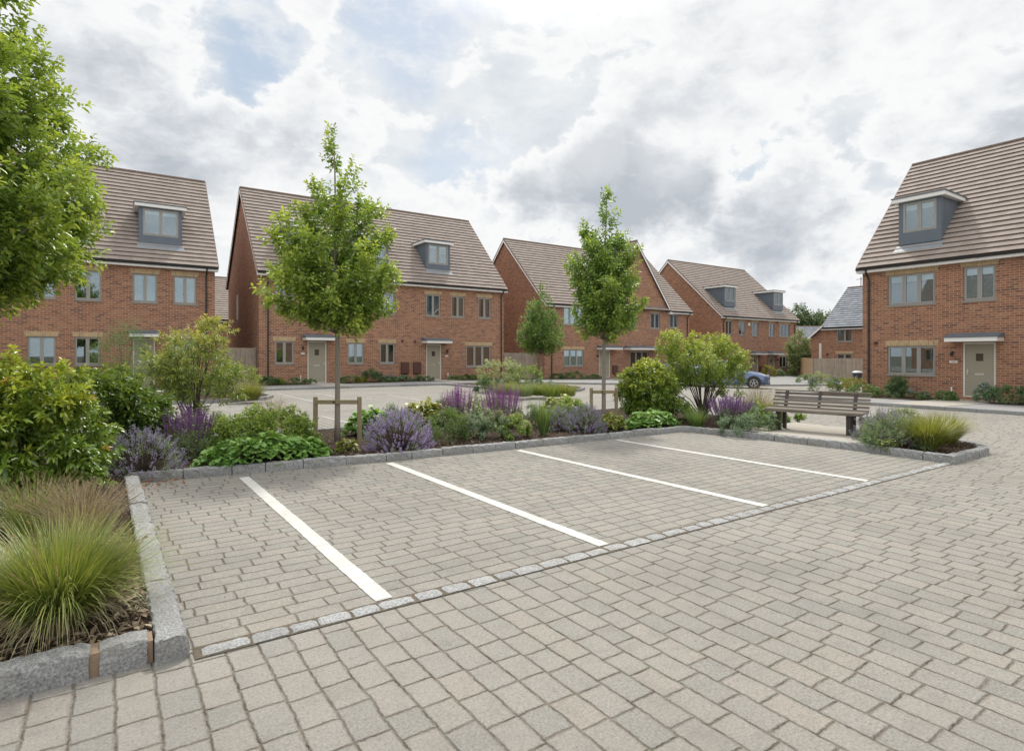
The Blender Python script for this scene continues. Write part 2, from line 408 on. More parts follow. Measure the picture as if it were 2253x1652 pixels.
# ------------------------------------------------------------------ ground sheets
def sheet(name, poly, z, mat, kind='structure', slope=True):
    bm = bmesh.new()
    f = bm.faces.new([bm.verts.new((x, y, 0)) for x, y in poly])
    if f.normal.z < 0 or True:
        bm.normal_update()
        if f.normal.z < 0: bmesh.ops.reverse_faces(bm, faces=[f])
    if slope:
        for xc in range(16, 42, 2):
            g = list(bm.verts)+list(bm.edges)+list(bm.faces)
            bmesh.ops.bisect_plane(bm, geom=g, plane_co=(xc, 0, 0), plane_no=(1, 0, 0))
    bmesh.ops.triangulate(bm, faces=list(bm.faces))
    for v in bm.verts: v.co.z = z+(gz(v.co.x) if slope else 0)
    me = bpy.data.meshes.new(name); bm.to_mesh(me); bm.free()
    o = link_mesh(name, me, mat)
    if kind: o['kind'] = kind
    return o
M['grassfar'] = mat_soil('far_ground', (.10, .10, .07), (.15, .145, .11), 3)
sheet('ground', [(-700, -700), (700, -700), (700, 900), (-700, 900)], -.06, M['grassfar'])
sheet('road', [(-40, -30), (75, -30), (75, 45), (-40, 45)], 0, M['road'])
E0, E1 = (.33, 3.66), (.25, 8.93)
BACK = [(.25, 8.93), (3.47, 8.53), (6.46, 8.38), (9.2, 8.27), (9.95, 8.25)]
RIGHT = [(10.17, 8.05), (10.42, 6.4), (10.55, 4.83), (10.45, 3.50)]
sheet('parking_bay', [E0, (10.45, 3.66)] + RIGHT[::-1][1:] + BACK[::-1], .004, M['bay'])
FARK = [(-14, 28.6), (8, 28.6), (13.5, 28.5), (17, 28.2), (20.5, 27.3), (23, 25.2), (27.5, 22.9), (33, 21), (38, 19.6), (46, 18.2), (62, 17.6)]
sheet('footpath', FARK+[(62, 48), (-14, 48)], .10, M['path'])
H5K = [(20.9, -12), (20.9, 10.4), (21.15, 11.8), (22.0, 13.2), (23.6, 14.2), (26, 14.7), (44, 14.9)]
sheet('footpath', H5K+[(44, -12)], .10, M['path'])
# planting strips along the house fronts
sheet('planting_strip', [(-9, 31.1), (8.5, 31.1), (8.5, 32.9), (-9, 32.9)], .115, M['soil'])
sheet('planting_strip', [(10.2, 31.1), (15.7, 31.1), (15.7, 32.9), (10.2, 32.9)], .115, M['soil'])
sheet('planting_strip', [(17.4, 31.1), (30.0, 31.1), (30.0, 32.9), (17.4, 32.9)], .115, M['soil'])
sheet('planting_strip', [(32, 30.4), (58, 30.4), (58, 32.9), (32, 32.9)], .115, M['soil'])
sheet('planting_strip', [(23.9, 9.0), (23.6, 12.0), (24.4, 13.6), (28.5, 13.9), (28.5, 12.1), (26.6, 12.1), (26.6, 9.0)], .115, M['soil'])
sheet('planting_strip', [(24.3, -8), (24.3, 7.2), (26.6, 7.2), (26.6, -8)], .115, M['soil'])
sheet('doorstep_path', [(8.6, 28.75), (10.1, 28.75), (10.1, 32.7), (8.6, 32.7)], .108, M['slab'])
sheet('doorstep_path', [(15.8, 28.75), (17.3, 28.75), (17.3, 32.7), (15.8, 32.7)], .108, M['slab'])
sheet('doorstep_path', [(21.1, 7.3), (21.1, 8.9), (26.4, 8.9), (26.4, 7.3)], .108, M['slab'])

# beds
BED = [(-10, 3.75), (.22, 3.75), (.16, 9.02), (3.47, 8.62), (6.46, 8.47), (9.2, 8.36), (10.02, 8.33), (10.27, 8.08), (10.52, 6.4), (10.65, 4.83), (10.58, 3.62),
       (11.9, 3.62), (12.45, 3.95), (12.7, 4.6), (12.75, 12.2), (-10, 12.2)]
def bed(name, poly, z, amp=.035, step=.22, mat=None):
    xs = [p[0] for p in poly]; ys = [p[1] for p in poly]
    bm = bmesh.new(); bm.faces.new([bm.verts.new((x, y, 0)) for x, y in poly]); bm.normal_update()
    for f in bm.faces:
        if f.normal.z < 0: f.normal_flip()
    x = min(xs)+step
    while x < max(xs):
        bmesh.ops.bisect_plane(bm, geom=list(bm.verts)+list(bm.edges)+list(bm.faces), plane_co=(x, 0, 0), plane_no=(1, 0, 0)); x += step
    y = min(ys)+step
    while y < max(ys):
        bmesh.ops.bisect_plane(bm, geom=list(bm.verts)+list(bm.edges)+list(bm.faces), plane_co=(0, y, 0), plane_no=(0, 1, 0)); y += step
    for v in bm.verts:
        v.co.z = z+gz(v.co.x)+amp*(math.sin(v.co.x*5.1+1.3*math.sin(v.co.y*3.7))*.35+math.sin(v.co.y*6.3+v.co.x*2.2)*.35+rnd.uniform(-.4, .4))
    me = bpy.data.meshes.new(name); bm.to_mesh(me); bm.free()
    o = link_mesh(name, me, mat or M['soil'], smooth=True); o['kind'] = 'structure'; return o
bed('planting_bed', BED, .085)
ISL = [(14.9, 27.6), (14.75, 24), (14.6, 21.2), (15.1, 20.2), (16.2, 19.9), (17.5, 20.1), (18.6, 21), (19.3, 23), (19.9, 27.2)]
bed('planting_island', ISL, .10, .03, .6)
LISL = [(-8, 22.4), (3.4, 22.2), (4.6, 22.7), (5.1, 23.8), (4.9, 26.2), (4.2, 28.4), (-8, 28.4)]
bed('planting_island', LISL, .10, .03, .6)
PAD = [(10.62, 4.95), (12.72, 4.95), (12.72, 7.35), (10.50, 7.35)]
sheet('bench_pad', [(10.60, 4.95), (12.72, 4.95), (12.72, 7.30), (10.52, 7.30)], .128, M['slab'], slope=False)

# kerbs made of separate rough granite stones
def polyline(pts):
    P = [Vector((x, y)) for x, y in pts]; L = [0]
    for a, b in zip(P, P[1:]): L.append(L[-1]+(b-a).length)
    def ev(s):
        s = max(0, min(L[-1], s))
        for i in range(len(P)-1):
            if s <= L[i+1]+1e-9:
                t = (s-L[i])/(L[i+1]-L[i]); return P[i].lerp(P[i+1], t)
        return P[-1]
    return ev, L[-1]
def kerb(name, pts, side, w=.125, h=.125, stone=(.45, .8), gap=.008, rough=.006, seg=.06, mat='kerb', mortar=None, z0=-.02):
    ev, L = polyline(pts); mb = MB(); mo = MB(); s = 0.0; nz = 0
    while s < L-.02:
        e = min(L, s+rnd.uniform(*stone))
        if L-e < stone[0]*.5: e = L
        a, b = s+gap/2, e-gap/2
        n = max(1, int((b-a)/seg)); prof_n = 0; rings = []
        dh = rnd.uniform(-.006, .006)*(rough/.006); dw = rnd.uniform(-.005, .005)
        for i in range(n+1):
            q = a+(b-a)*i/n; p = ev(q); t = (ev(q+.03)-ev(q-.03)).normalized(); nrm = Vector((-t.y, t.x))*side
            endf = .010 if i in (0, n) else 0
            prof = [(-.0, z0), (-.0, h*.45), (.004+endf*.3, h*.86), (.016+endf, h-endf*.6), (w*.35, h+.002-endf*.4), (w*.7, h-endf*.4), (w-.010-endf, h-endf*.6), (w, h-.014), (w, z0)]
            ring = []
            for k, (o_, zz) in enumerate(prof):
                jj = rough if 0 < k < 8 else 0
                pos = p+nrm*(o_+dw+rnd.uniform(-jj, jj))+t*rnd.uniform(-jj, jj)*.5
                ring.append((pos.x, pos.y, zz+(dh if zz > .03 else 0)+rnd.uniform(-jj, jj)*.7+gz(pos.x)))
            rings.append(ring)
        bb = len(mb.v); K = len(rings[0])
        for r_ in rings: mb.v += r_
        for i in range(n):
            for k in range(K-1):
                q = (bb+i*K+k, bb+(i+1)*K+k, bb+(i+1)*K+k+1, bb+i*K+k+1)
                mb.f.append(q if side < 0 else q[::-1]); mb.m.append(0)
        c0 = tuple(bb+k for k in range(K)); c1 = tuple(bb+n*K+k for k in reversed(range(K)))
        mb.f.append(c0 if side < 0 else c0[::-1]); mb.f.append(c1 if side < 0 else c1[::-1]); mb.m += [0, 0]
        if mortar is not None and e < L-.01:
            p = ev(e); t = (ev(e+.03)-ev(e-.03)).normalized(); nrm = Vector((-t.y, t.x))*side
            c = p+nrm*(w/2+.004)
            mo.obox((c.x, c.y, h/2-.012+gz(c.x)), (t.x, t.y, 0), (nrm.x, nrm.y, 0), (0, 0, 1), gap/2+.008, w/2-.008, h/2-.002)
        s = e
    o = mb.build(name, M[mat], smooth=False); o['kind'] = 'structure'
    if mortar is not None and mo.v:
        q = mo.build('kerb_mortar', M['mortar']); q['kind'] = 'structure'
    return o
kerb('kerb', [(-10, 3.66), (.170, 3.66)], 1, .15, .135, (.42, .62), .045, .009, .035, mortar=True)
kerb('kerb', [(.33, 3.62), (.30, 6.2), (.25, 8.80)], 1, .155, .135, (.75, 1.1), .012, .009, .035)
kerb('kerb', [(.12, 8.95)]+BACK[1:]+[(10.12, 8.15)]+RIGHT[1:3]+[(10.45, 3.50)], 1, .12, .125, (.38, .66), .012, .0085, .05)
kerb('kerb', [(10.45, 3.50), (11.95, 3.50), (12.35, 3.68), (12.66, 4.05), (12.82, 4.6), (12.86, 12.3), (-10, 12.3)], 1, .14, .125, (.45, .7), .012, .008, .06)
kerb('kerb', FARK[:], 1, .13, .115, (.8, .95), .008, .002, .3)
kerb('kerb', H5K[:], -1, .13, .115, (.8, .95), .008, .002, .3)
kerb('kerb', [(14.8, 28.4)]+[(x-.0, y) for x, y in ISL]+[(20.0, 27.6)], 1, .12, .125, (.6, .8), .008, .003, .2)
kerb('kerb', LISL[:6], 1, .12, .125, (.6, .8), .008, .003, .2)

mb = MB(); mb.box(.118, .172, 3.675, 3.80, -.01, .118); o = mb.build('kerb_mortar', M['mortar']); o['kind'] = 'structure'
# sett strip between bay and road
def setts():
    mb = MB(); x = .40
    while x < 10.4:
        l = rnd.uniform(.14, .25); y0 = 3.575; w = rnd.uniform(.105, .13)
        n, k = 6, 4; b = len(mb.v)
        yc = y0+.062+rnd.uniform(-.005, .005)-.06*(x/10)
        for i in range(n+1):
            for j in range(k+1):
                u, v = i/n, j/k
                e = min(u, 1-u)*n*.5; e2 = min(v, 1-v)*k*.5
                r_ = .006 if (i in (0, n) and j in (0, k)) else 0
                px = x+l*u+rnd.uniform(-.006, .006)+(r_ if i == 0 else -r_)
                py = yc+w*(v-.5)+rnd.uniform(-.006, .006)+(r_ if j == 0 else -r_)
                edge = (i in (0, n) or j in (0, k))
                mb.v.append((px, py, (.0064 if (i in (0, n) and j in (0, k)) else .0088) if edge else .016+rnd.uniform(-.003, .004)))
        for i in range(n):
            for j in range(k):
                a = b+i*(k+1)+j; mb.f.append((a, a+k+1, a+k+2, a+1)); mb.m.append(0)
        x += l+rnd.uniform(.012, .032)
    o = mb.build('sett_strip', M['sett']); o['kind'] = 'structure'
setts()
M['jointsand'] = mat_soil('joint_sand', (.12, .10, .075), (.24, .20, .15), 40)
sheet('sett_bedding', [(.36, 3.565), (10.42, 3.505), (10.42, 3.655), (.36, 3.715)], .0062, M['jointsand'], slope=False)
# bay lines
def line(name, a, b, w, z, mat, n=40):
    a, b = Vector(a), Vector(b); t = (b-a).normalized(); nn = Vector((-t.y, t.x)); mb = MB()
    P = []
    for i in range(n+1):
        p = a.lerp(b, i/n); P.append((p+nn*(w/2+rnd.uniform(-.005, .003)), p-nn*(w/2+rnd.uniform(-.005, .003))))
    for i in range(n):
        q = [P[i][0], P[i][1], P[i+1][1], P[i+1][0]]
        mb.face([(p.x, p.y, z+gz(p.x)) for p in q])
    o = mb.build(name, mat); o['kind'] = 'structure'; return o
for (a, b) in (((1.44, 8.50), (1.50, 3.72)), ((3.46, 8.38), (3.50, 3.71)), ((5.76, 8.24), (5.86, 3.68)), ((8.03, 8.17), (8.12, 3.66))):
    line('bay_line', a, b, .128, .009, M['paint'], 120)
for (p, q) in (((693, 865.5), (740, 873.5)), ((850, 868), (935, 883)), ((757, 879.5), (900, 876.5)), ((707, 916), (780, 934)), ((590, 884), (640, 883)), ((610, 866), (690, 884))):
    a, b = at(*p, z=0)[:2], at(*q, z=0)[:2]
    line('bay_line', a, b, .09, .006, M['fadedpaint'], 12)

# ------------------------------------------------------------------ houses
def window(parent, x0, x1, z0, z1, yf, n=2, dress='', lintel=True, deep=.10):
    """a casement window; frame front at yf (local y, +y goes into the house)"""
    mb = MB(); fw = .045; w = x1-x0
    y0, y1 = yf, yf+.06
    mb.box(x0, x0+fw, y0, y1, z0, z1); mb.box(x1-fw, x1, y0, y1, z0, z1)
    mb.box(x0+fw, x1-fw, y0, y1, z1-fw, z1); mb.box(x0+fw, x1-fw, y0, y1, z0, z0+fw+.01)
    iw = (w-2*fw)
    for i in range(1, n):
        xm = x0+fw+iw*i/n; mb.box(xm-.03, xm+.03, y0, y1, z0+fw+.01, z1-fw)
    # sashes
    for i in range(n):
        a = x0+fw+iw*i/n+(.03 if i else 0); b = x0+fw+iw*(i+1)/n-(.03 if i < n-1 else 0)
        c, d = z0+fw+.01, z1-fw; s = .04
        ya, yb = y0-.012, y1-.015
        mb.box(a, a+s, ya, yb, c, d); mb.box(b-s, b, ya, yb, c, d); mb.box(a+s, b-s, ya, yb, c, c+s); mb.box(a+s, b-s, ya, yb, d-s, d)
    fr = mb.build('window', M['frame'], parent)
    g = MB(); g.box(x0+fw, x1-fw, yf+.018, yf+.024, z0+fw, z1-fw); g.build('pane', M['glass'], fr)
    if dress:
        q = MB(); yb = yf+.11
        if 'b' in dress:      # roller blind down from the head
            hh = (z1-z0)*rnd.choice((.16, .2, .24)); q.box(x0+.05, x1-.05, yb, yb+.006, z1-hh, z1-.03); q.build('roller_blind', M['blind'], fr)
        q = MB()
        if 's' in dress:      # slatted blind
            z = z0+.06
            while z < z1-.04: q.obox(((x0+x1)/2, yb+.02, z), (1, 0, 0), (0, 1, .8), (0, -.8, 1), w/2-.05, .022, .0015); z += .042
            q.build('slat_blind', M['slatb'], fr)
        if 'c' in dress:      # curtains at both sides
            q = MB()
            for sd in (0, 1):
                cw = w*.30; a = x0+.03 if sd == 0 else x1-.03-cw; m_ = 18
                for i in range(m_):
                    u0, u1 = a+cw*i/m_, a+cw*(i+1)/m_
                    ya, yb2 = yb+.05+.02*math.sin(i*1.5), yb+.05+.02*math.sin((i+1)*1.5)
                    q.face([(u0, ya, z0+.03), (u1, yb2, z0+.03), (u1, yb2, z1-.03), (u0, ya, z1-.03)])
            q.build('curtain', M['curtain'], fr)
        if 'n' in dress:      # full pale net/blind
            q = MB(); q.box(x0+.04, x1-.04, yb+.03, yb+.034, z0+.03, z1-.03); q.build('roller_blind', M['blindblue'], fr)
    return fr

def wall_front(mb, x0, x1, z0, z1, holes, y=0.0, rev=.12):
    xs = sorted({x0, x1, *[h[0] for h in holes], *[h[1] for h in holes]})
    zs = sorted({z0, z1, *[h[2] for h in holes], *[h[3] for h in holes]})
    for i in range(len(xs)-1):
        for j in range(len(zs)-1):
            cx, cz = (xs[i]+xs[i+1])/2, (zs[j]+zs[j+1])/2
            if any(h[0] < cx < h[1] and h[2] < cz < h[3] for h in holes): continue
            mb.face([(xs[i], y, zs[j]), (xs[i+1], y, zs[j]), (xs[i+1], y, zs[j+1]), (xs[i], y, zs[j+1])])
    for a, b, c, d in holes:
        mb.face([(a, y, c), (a, y+rev, c), (a, y+rev, d), (a, y, d)]); mb.face([(b, y, c), (b, y, d), (b, y+rev, d), (b, y+rev, c)])
        mb.face([(a, y, d), (a, y+rev, d), (b, y+rev, d), (b, y, d)]); mb.face([(a, y, c), (b, y, c), (b, y+rev, c), (a, y+rev, c)])

def tile_slope(mb, base, u, up, length, slopelen, course=.315, tw=.30, lip=.056, clip=None):
    """courses of separate tiles; base = eave corner, u = along eave, up = up the slope"""
    base, u, up = Vector(base), Vector(u).normalized(), Vector(up).normalized()
    n = u.cross(up); 
    if n.z < 0: n = -n
    flip = u.cross(up).dot(n) < 0
    nc = max(1, round(slopelen/course)); cs = slopelen/nc; nt = max(1, round(length/tw)); ts = length/nt
    for i in range(nc):
        off = .5 if i % 2 else 0
        ks = [0.0]+[k+off for k in range(0 if off else 1, nt)]+[float(nt)]
        for a, b in zip(ks, ks[1:]):
            if b-a < .01: continue
            l = lip+rnd.uniform(-.0022, .0022); s0 = cs*i-rnd.uniform(0, .003)-.02; s1 = cs*(i+1)+.0
            A = base+u*(a*ts); B = base+u*(b*ts)
            if clip and not clip((A+B)/2+up*(s0+s1)/2): continue
            p = [A+up*s0+n*l, B+up*s0+n*l, B+up*s1+n*.002, A+up*s1+n*.002, A+up*(s0+.035)-n*.01, B+up*(s0+.035)-n*.01]
            bb = len(mb.v); mb.v += [tuple(q) for q in p]
            f1, f2 = (bb, bb+1, bb+2, bb+3), (bb+4, bb+5, bb+1, bb)
            if flip: f1, f2 = f1[::-1], f2[::-1]
            mb.f += [f1, f2]; mb.m += [0, 0]

def roof(parent, x0, x1, eave, ridge, half, mat, ov=.28, vo=.12, fascia=True, gut_ranges=None, back=True, bx0=True, bx1=True):
    """gable roof over local x0..x1; front eave at y=-ov"""
    sl = (ridge-eave)/half; ez = eave-ov*sl*.35
    # eave point
    ey = -ov; ez = ridge-(half-ey)*((ridge-eave)/(half))
    ln = math.hypot(half-ey, ridge-ez); up = Vector((0, half-ey, ridge-ez)).normalized()
    X0, X1 = x0-vo, x1+vo
    mb = MB()
    tile_slope(mb, (X0, ey, ez), (1, 0, 0), up, X1-X0, ln)
    if back: tile_slope(mb, (X0, 2*half-ey, ez), (1, 0, 0), Vector((0, -up.y, up.z)), X1-X0, ln)
    r = mb.build('roof', mat, parent)
    # solid deck below the tiles
    d = MB(); t = .05
    pts = [(ey+.02, ez-.012), (half, ridge-.012), (2*half-ey-.02, ez-.012), (2*half-ey-.02, ez-t), (half, ridge-t-.02), (ey+.02, ez-t)]
    for a, b in zip(pts, pts[1:]+pts[:1]): d.face([(X0+.01, a[0], a[1]), (X1-.01, a[0], a[1]), (X1-.01, b[0], b[1]), (X0+.01, b[0], b[1])][::-1])
    d.face([(X0+.01, y, z) for y, z in pts]); d.face([(X1-.01, y, z) for y, z in pts][::-1])
    d.build('roof_deck', M['black'], r)
    # ridge tiles
    k = MB(); x = X0; 
    while x < X1-.05:
        e = min(x+.44, X1); k.tube([(x+.004, half, ridge+.01), (e-.004, half, ridge+.012+rnd.uniform(-.003, .004))], .085, 8); x = e
    k.build('ridge_tile', M['ridge'], r, smooth=False)
    # verge: white bargeboards with a dark dry-verge edge
    for xx, sg in ((X0, -1), (X1, 1)):
        v = MB(); vd = MB()
        for sy in (0, 1):
            Y = (lambda q: q) if sy == 0 else (lambda q: 2*half-q)
            a0, a1 = Vector((0, Y(ey), ez)), Vector((0, half, ridge))
            hh = .15
            xa, xb = (xx+sg*.002, xx+sg*.022)
            q = [(a0.y, a0.z-.05-hh), (a0.y, a0.z-.05), (a1.y, a1.z-.05), (a1.y, a1.z-.05-hh*1.3)]
            for X_ in (xa, xb): v.face([(X_, y, z) for y, z in q])
            for (y1, z1), (y2, z2) in zip(q, q[1:]+q[:1]): v.face([(xa, y1, z1), (xb, y1, z1), (xb, y2, z2), (xa, y2, z2)])
            q = [(a0.y, a0.z-.05), (a0.y, a0.z+.035), (a1.y, a1.z+.035), (a1.y, a1.z-.05)]
            xa, xb = (xx-sg*.03, xx+sg*.034)
            for X_ in (xa, xb): vd.face([(X_, y, z) for y, z in q])
            for (y1, z1), (y2, z2) in zip(q, q[1:]+q[:1]): vd.face([(xa, y1, z1), (xb, y1, z1), (xb, y2, z2), (xa, y2, z2)])
        v.build('bargeboard', M['white'], r); vd.build('verge_cap', M['ridge'], r)
    for a, b in (gut_ranges or [(X0, X1)]):
        f = MB(); f.box(a, b, ey, ey+.022, ez-.05-.17, ez-.055); f.box(a, b, ey+.022, 0, ez-.22, ez-.20)
        f.build('fascia', M['white'], parent)
        g = MB(); gy, gzz = ey-.055, ez-.065; nseg = 8; P = []
        for i in range(nseg+1):
            an = math.pi+math.pi*i/nseg; P.append((gy+.055*math.cos(an), gzz+.055*math.sin(an)))
        for (y1, z1), (y2, z2) in zip(P, P[1:]): g.face([(a, y1, z1), (b, y1, z1), (b, y2, z2), (a, y2, z2)])
        g.box(a, b, gy-.062, gy-.05, gzz-.006, gzz+.008)
        nb = int((b-a)/1.3)
        for i in range(nb+1): g.box(a+.3+i*(b-a-.6)/max(1, nb)-.02, a+.3+i*(b-a-.6)/max(1, nb)+.02, gy-.066, gy+.056, gzz-.062, gzz-.02)
        g.build('gutter', M['black'], parent)
    return r, ey, ez

def downpipe(parent, x, eave_z, ey, zb=0):
    mb = MB(); y = -.055
    mb.tube([(x, ey-.05, eave_z-.10), (x, ey-.05, eave_z-.20), (x, y, eave_z-.48), (x, y, zb+.12), (x, y-.08, zb+.03)], .038, 8)
    z = zb+.9
    while z < eave_z-.6: mb.box(x-.052, x+.052, y-.045, 0, z-.02, z+.02); z += 1.7
    return mb.build('downpipe', M['black'], parent)

def lintel(parent, x0, x1, z1, h=.23, proud=.004, z0off=0):
    mb = MB(); a = .07; b = a+.05
    y0 = -proud
    P = [(x0-a, z1), (x1+a, z1), (x1+b, z1+h), (x0-b, z1+h)]
    mb.face([(x, y0, z) for x, z in P])
    for (p, q) in zip(P, P[1:]+P[:1]): mb.face([(p[0], y0, p[1]), (p[0], .01, p[1]), (q[0], .01, q[1]), (q[0], y0, q[1])])
    return mb.build('lintel', M['buff'], parent, uv=True)

def door(parent, x0, x1, z0, z1, handle='l', y=.05, glass=(.5, .18)):
    # x0..x1 is the outside of the cream frame
    f = MB(); fw = .06
    f.box(x0, x0+fw, y-.02, y+.05, z0, z1); f.box(x1-fw, x1, y-.02, y+.05, z0, z1); f.box(x0+fw, x1-fw, y-.02, y+.05, z1-fw, z1); f.box(x0+fw, x1-fw, y-.02, y+.06, z0, z0+.035)
    w = x1-x0-2*fw; a, b = x0+fw, x1-fw; c, d = z0+.035, z1-fw; gx = (a+b)/2
    gw, gh = w*.13, (d-c)*.145; gz1 = c+(d-c)*.745
    h = MB(); wall_front(h, a+.004, b-.004, c+.004, d-.004, [(gx-gw, gx+gw, gz1-gh/2, gz1+gh/2)], y+.012, .03)
    dr = h.build('door', M['doorp'], parent)
    f.build('door_frame', M['cream'], dr)
    g = MB(); g.box(gx-gw, gx+gw, y+.028, y+.034, gz1-gh/2, gz1+gh/2); g.build('door_glass', M['dglass'], dr)
    g = MB(); zz = c+(d-c)*.42; g.cbox(gx-w*.17, gx+w*.17, y-.004, y+.011, zz-.035, zz+.035, .005); g.build('letterbox', M['steel'], dr)
    hx = a+.07 if handle == 'l' else b-.07; sg = 1 if handle == 'l' else -1; zz = c+(d-c)*.47
    g = MB(); g.box(hx-.015, hx+.015, y-.002, y+.011, zz-.11, zz+.08); g.tube([(hx, y+.01, zz), (hx, y-.045, zz), (hx+sg*.11, y-.045, zz)], .010, 6)
    g.build('handle', M['steel'], dr)
    return dr

def canopy(parent, x0, x1, z, d=.75):
    # z = underside of the white fascia
    mb = MB(); mb.box(x0, x1, -d, 0, z, z+.15); c = mb.build('canopy', M['white'], parent)
    l = MB(); P = [(x0-.04, -d-.04, z+.153), (x1+.04, -d-.04, z+.153), (x1+.04, 0, z+.153), (x0-.04, 0, z+.153)]
    Q = [(x0-.04, -d-.04, z+.19), (x1+.04, -d-.04, z+.19), (x1+.0, -.03, z+.33), (x0+.0, -.03, z+.33)]
    l.face(P[::-1]); l.face(Q)
    for i in range(4): j = (i+1) % 4; l.face([P[i], P[j], Q[j], Q[i]])
    l.build('canopy_roof', M['lead'], c); return c

def wall_lamp(parent, x, z):
    mb = MB(); mb.cbox(x-.035, x+.035, -.02, 0, z-.06, z+.06, .006); mb.tube([(x, -.02, z+.03), (x, -.09, z+.05), (x, -.11, z)], .012, 6)
    mb.lathe([(.0, .03), (.055, .0), (.06, -.03), (.045, -.12), (.0, -.13)], 10, (x, -.11, z)); return mb.build('wall_lamp', M['black'], parent)
def box_part(parent, name, mat, x0, x1, z0, z1, d=.07, y=0):
    mb = MB(); mb.cbox(x0, x1, y-d, y, z0, z1, min(.012, d/3)); return mb.build(name, M[mat], parent)
def meter_box(parent, x0, x1, z0, z1):
    o = box_part(parent, 'meter_box', 'meter', x0, x1, z0, z1, .12)
    mb = MB(); mb.cbox(x0+.03, x1-.03, -.128, -.118, z0+.03, z1-.03, .003); mb.build('meter_door', M['meter'], o)
    mb = MB(); mb.tube([((x0+x1)/2, -.06, .02), ((x0+x1)/2, -.06, z0-.002)], .022, 6); mb.build('meter_pipe', M['meter'], o)
def round_vent(parent, x, z, r=.085):
    mb = MB(); mb.tube([(x, -.03, z), (x, .0, z)], r, 16); o = mb.build('wall_vent', M['vent'], parent)
    mb = MB(); mb.tube([(x, -.045, z), (x, -.031, z)], r*.55, 12); mb.build('vent_grille', M['black'], o)
def vent_pipe(parent, x, y=-.25, h=.38):
    mb = MB(); mb.tube([(x, y, .0), (x, y, h)], .022, 8); mb.lathe([(.03, h), (.035, h+.02), (.0, h+.06)], 8, (x, y, 0)); mb.build('vent_pipe', M['white'], parent)

def dormer(parent, x0, x1, zb, zt, yd, eave, ridge, half, dress='b', mirror_over=.12):
    sl = (ridge-eave)/half
    wm = .17; hole = (x0+wm, x1-wm, zb+.24, zt-.07)
    mb = MB(); wall_front(mb, x0, x1, zb-.25, zt, [hole], yd, .06)
    yt = (zt-eave)/sl+.05; yb = (zb-.25-eave)/sl
    for x, s in ((x0, 1), (x1, -1)):
        q = [(x, yd, zb-.25), (x, yd, zt), (x, yt, zt)]; mb.face(q if s < 0 else q[::-1])
    # standing seams on the cheeks
    for x, s in ((x0, -1), (x1, 1)):
        yy = yd+.35
        while yy < yt-.15:
            zl = eave+yy*sl; mb.box(x-.004 if s < 0 else x, x if s < 0 else x+.004, yy-.012, yy+.012, zl, zt-.002); yy += .42
    dm = mb.build('dormer', M['lead'], parent)
    window(dm, *hole, yd+.0, 2, dress)
    k_ = MB(); k_.box(x0+.02, x1-.02, yd+.22, yd+.24, zb-.1, zt-.01); k_.build('dark_room_backing', M['room'], dm)  # dark board whose colour stands in for the unlit dormer interior
    o = mirror_over+.06
    f = MB(); f.box(x0-o, x1+o, yd-o, yt+.1, zt+.002, zt+.15); f.build('dormer_fascia', M['white'], dm)
    l = MB(); l.box(x0-o-.03, x1+o+.03, yd-o-.03, yt+.28, zt+.152, zt+.20); l.build('dormer_roof', M['lead'], dm)
    # apron flashing lying on the tiles below the front
    a = MB(); n = Vector((0, -sl, 1)).normalized()*.045; ya = yd-.26; za = eave+ya*sl
    p = [Vector((x0-.10, ya, za)), Vector((x1+.10, ya, za)), Vector((x1+.06, yd+.02, eave+(yd+.02)*sl)), Vector((x0-.06, yd+.02, eave+(yd+.02)*sl))]
    a.face([q+n for q in p]); 
    for i in range(4): j = (i+1) % 4; a.face([p[i]+n, p[j]+n, p[j], p[i]])
    a.build('lead_apron', M['lead2'], dm)
    return dm

def house(name, label, cat, loc, rz, W, eave, ridge, half, wins, roofmat='tile', depth=None, pipes=(), brick='brick', gut=None, extra_gable=None, side_win=None):
    h = empty(name, loc, rz); tag(h, label, cat)
    holes = [(a, b, c, d) for (k, a, b, c, d, *_) in wins if k in 'wd']
    mb = MB(); wall_front(mb, 0, W, -.5, eave, holes)
    dp = 2*half
    mb.face([(0, dp, -.5), (0, dp, eave), (W, dp, eave), (W, dp, -.5)])
    if extra_gable:
        g0, g1, ga = extra_gable; mb.face([(g0, 0, eave), (g1, 0, eave), ((g0+g1)/2, 0, ga)])
    fl = mb
    for x, s in ((0, 1), (W, -1)):
        q = [(x, 0.0, -.5), (x, 0.0, eave), (x, half, ridge-.06), (x, dp, eave), (x, dp, -.5)]; fl.face(q if s > 0 else q[::-1])
    if side_win:
        pass
    fl.build('wall', M[brick], h, uv=True)
    rf, ey, ez = roof(h, 0, W, eave, ridge, half, M[roofmat], gut_ranges=gut)
    inner = MB(); inner.box(.2, W-.2, 1.6, 1.65, -.4, eave-.05); inner.box(.2, W-.2, .15, 1.6, (eave*.47), eave*.47+.2)
    inner.build('dark_room_backing', M['room'], h)  # dark panel and floor, shade of the unlit rooms put into their colour
    for (k, a, b, c, d, *r) in wins:
        if k == 'w':
            n = r[0] if r else 2; dress = r[1] if len(r) > 1 else ''
            f = window(h, a, b, c, d, .055, n, dress)
            s = MB(); s.box(a-.04, b+.04, -.035, .07, c-.055, c-.003); s.build('sill', M['sill'] if len(r) < 3 else M['frame'], f)
            lintel(h, a, b, d)
        elif k == 'd': door(h, a, b, c, d, r[0] if r else 'l')
    for x in pipes: downpipe(h, x, ez, ey, 0)
    return h, ey, ez

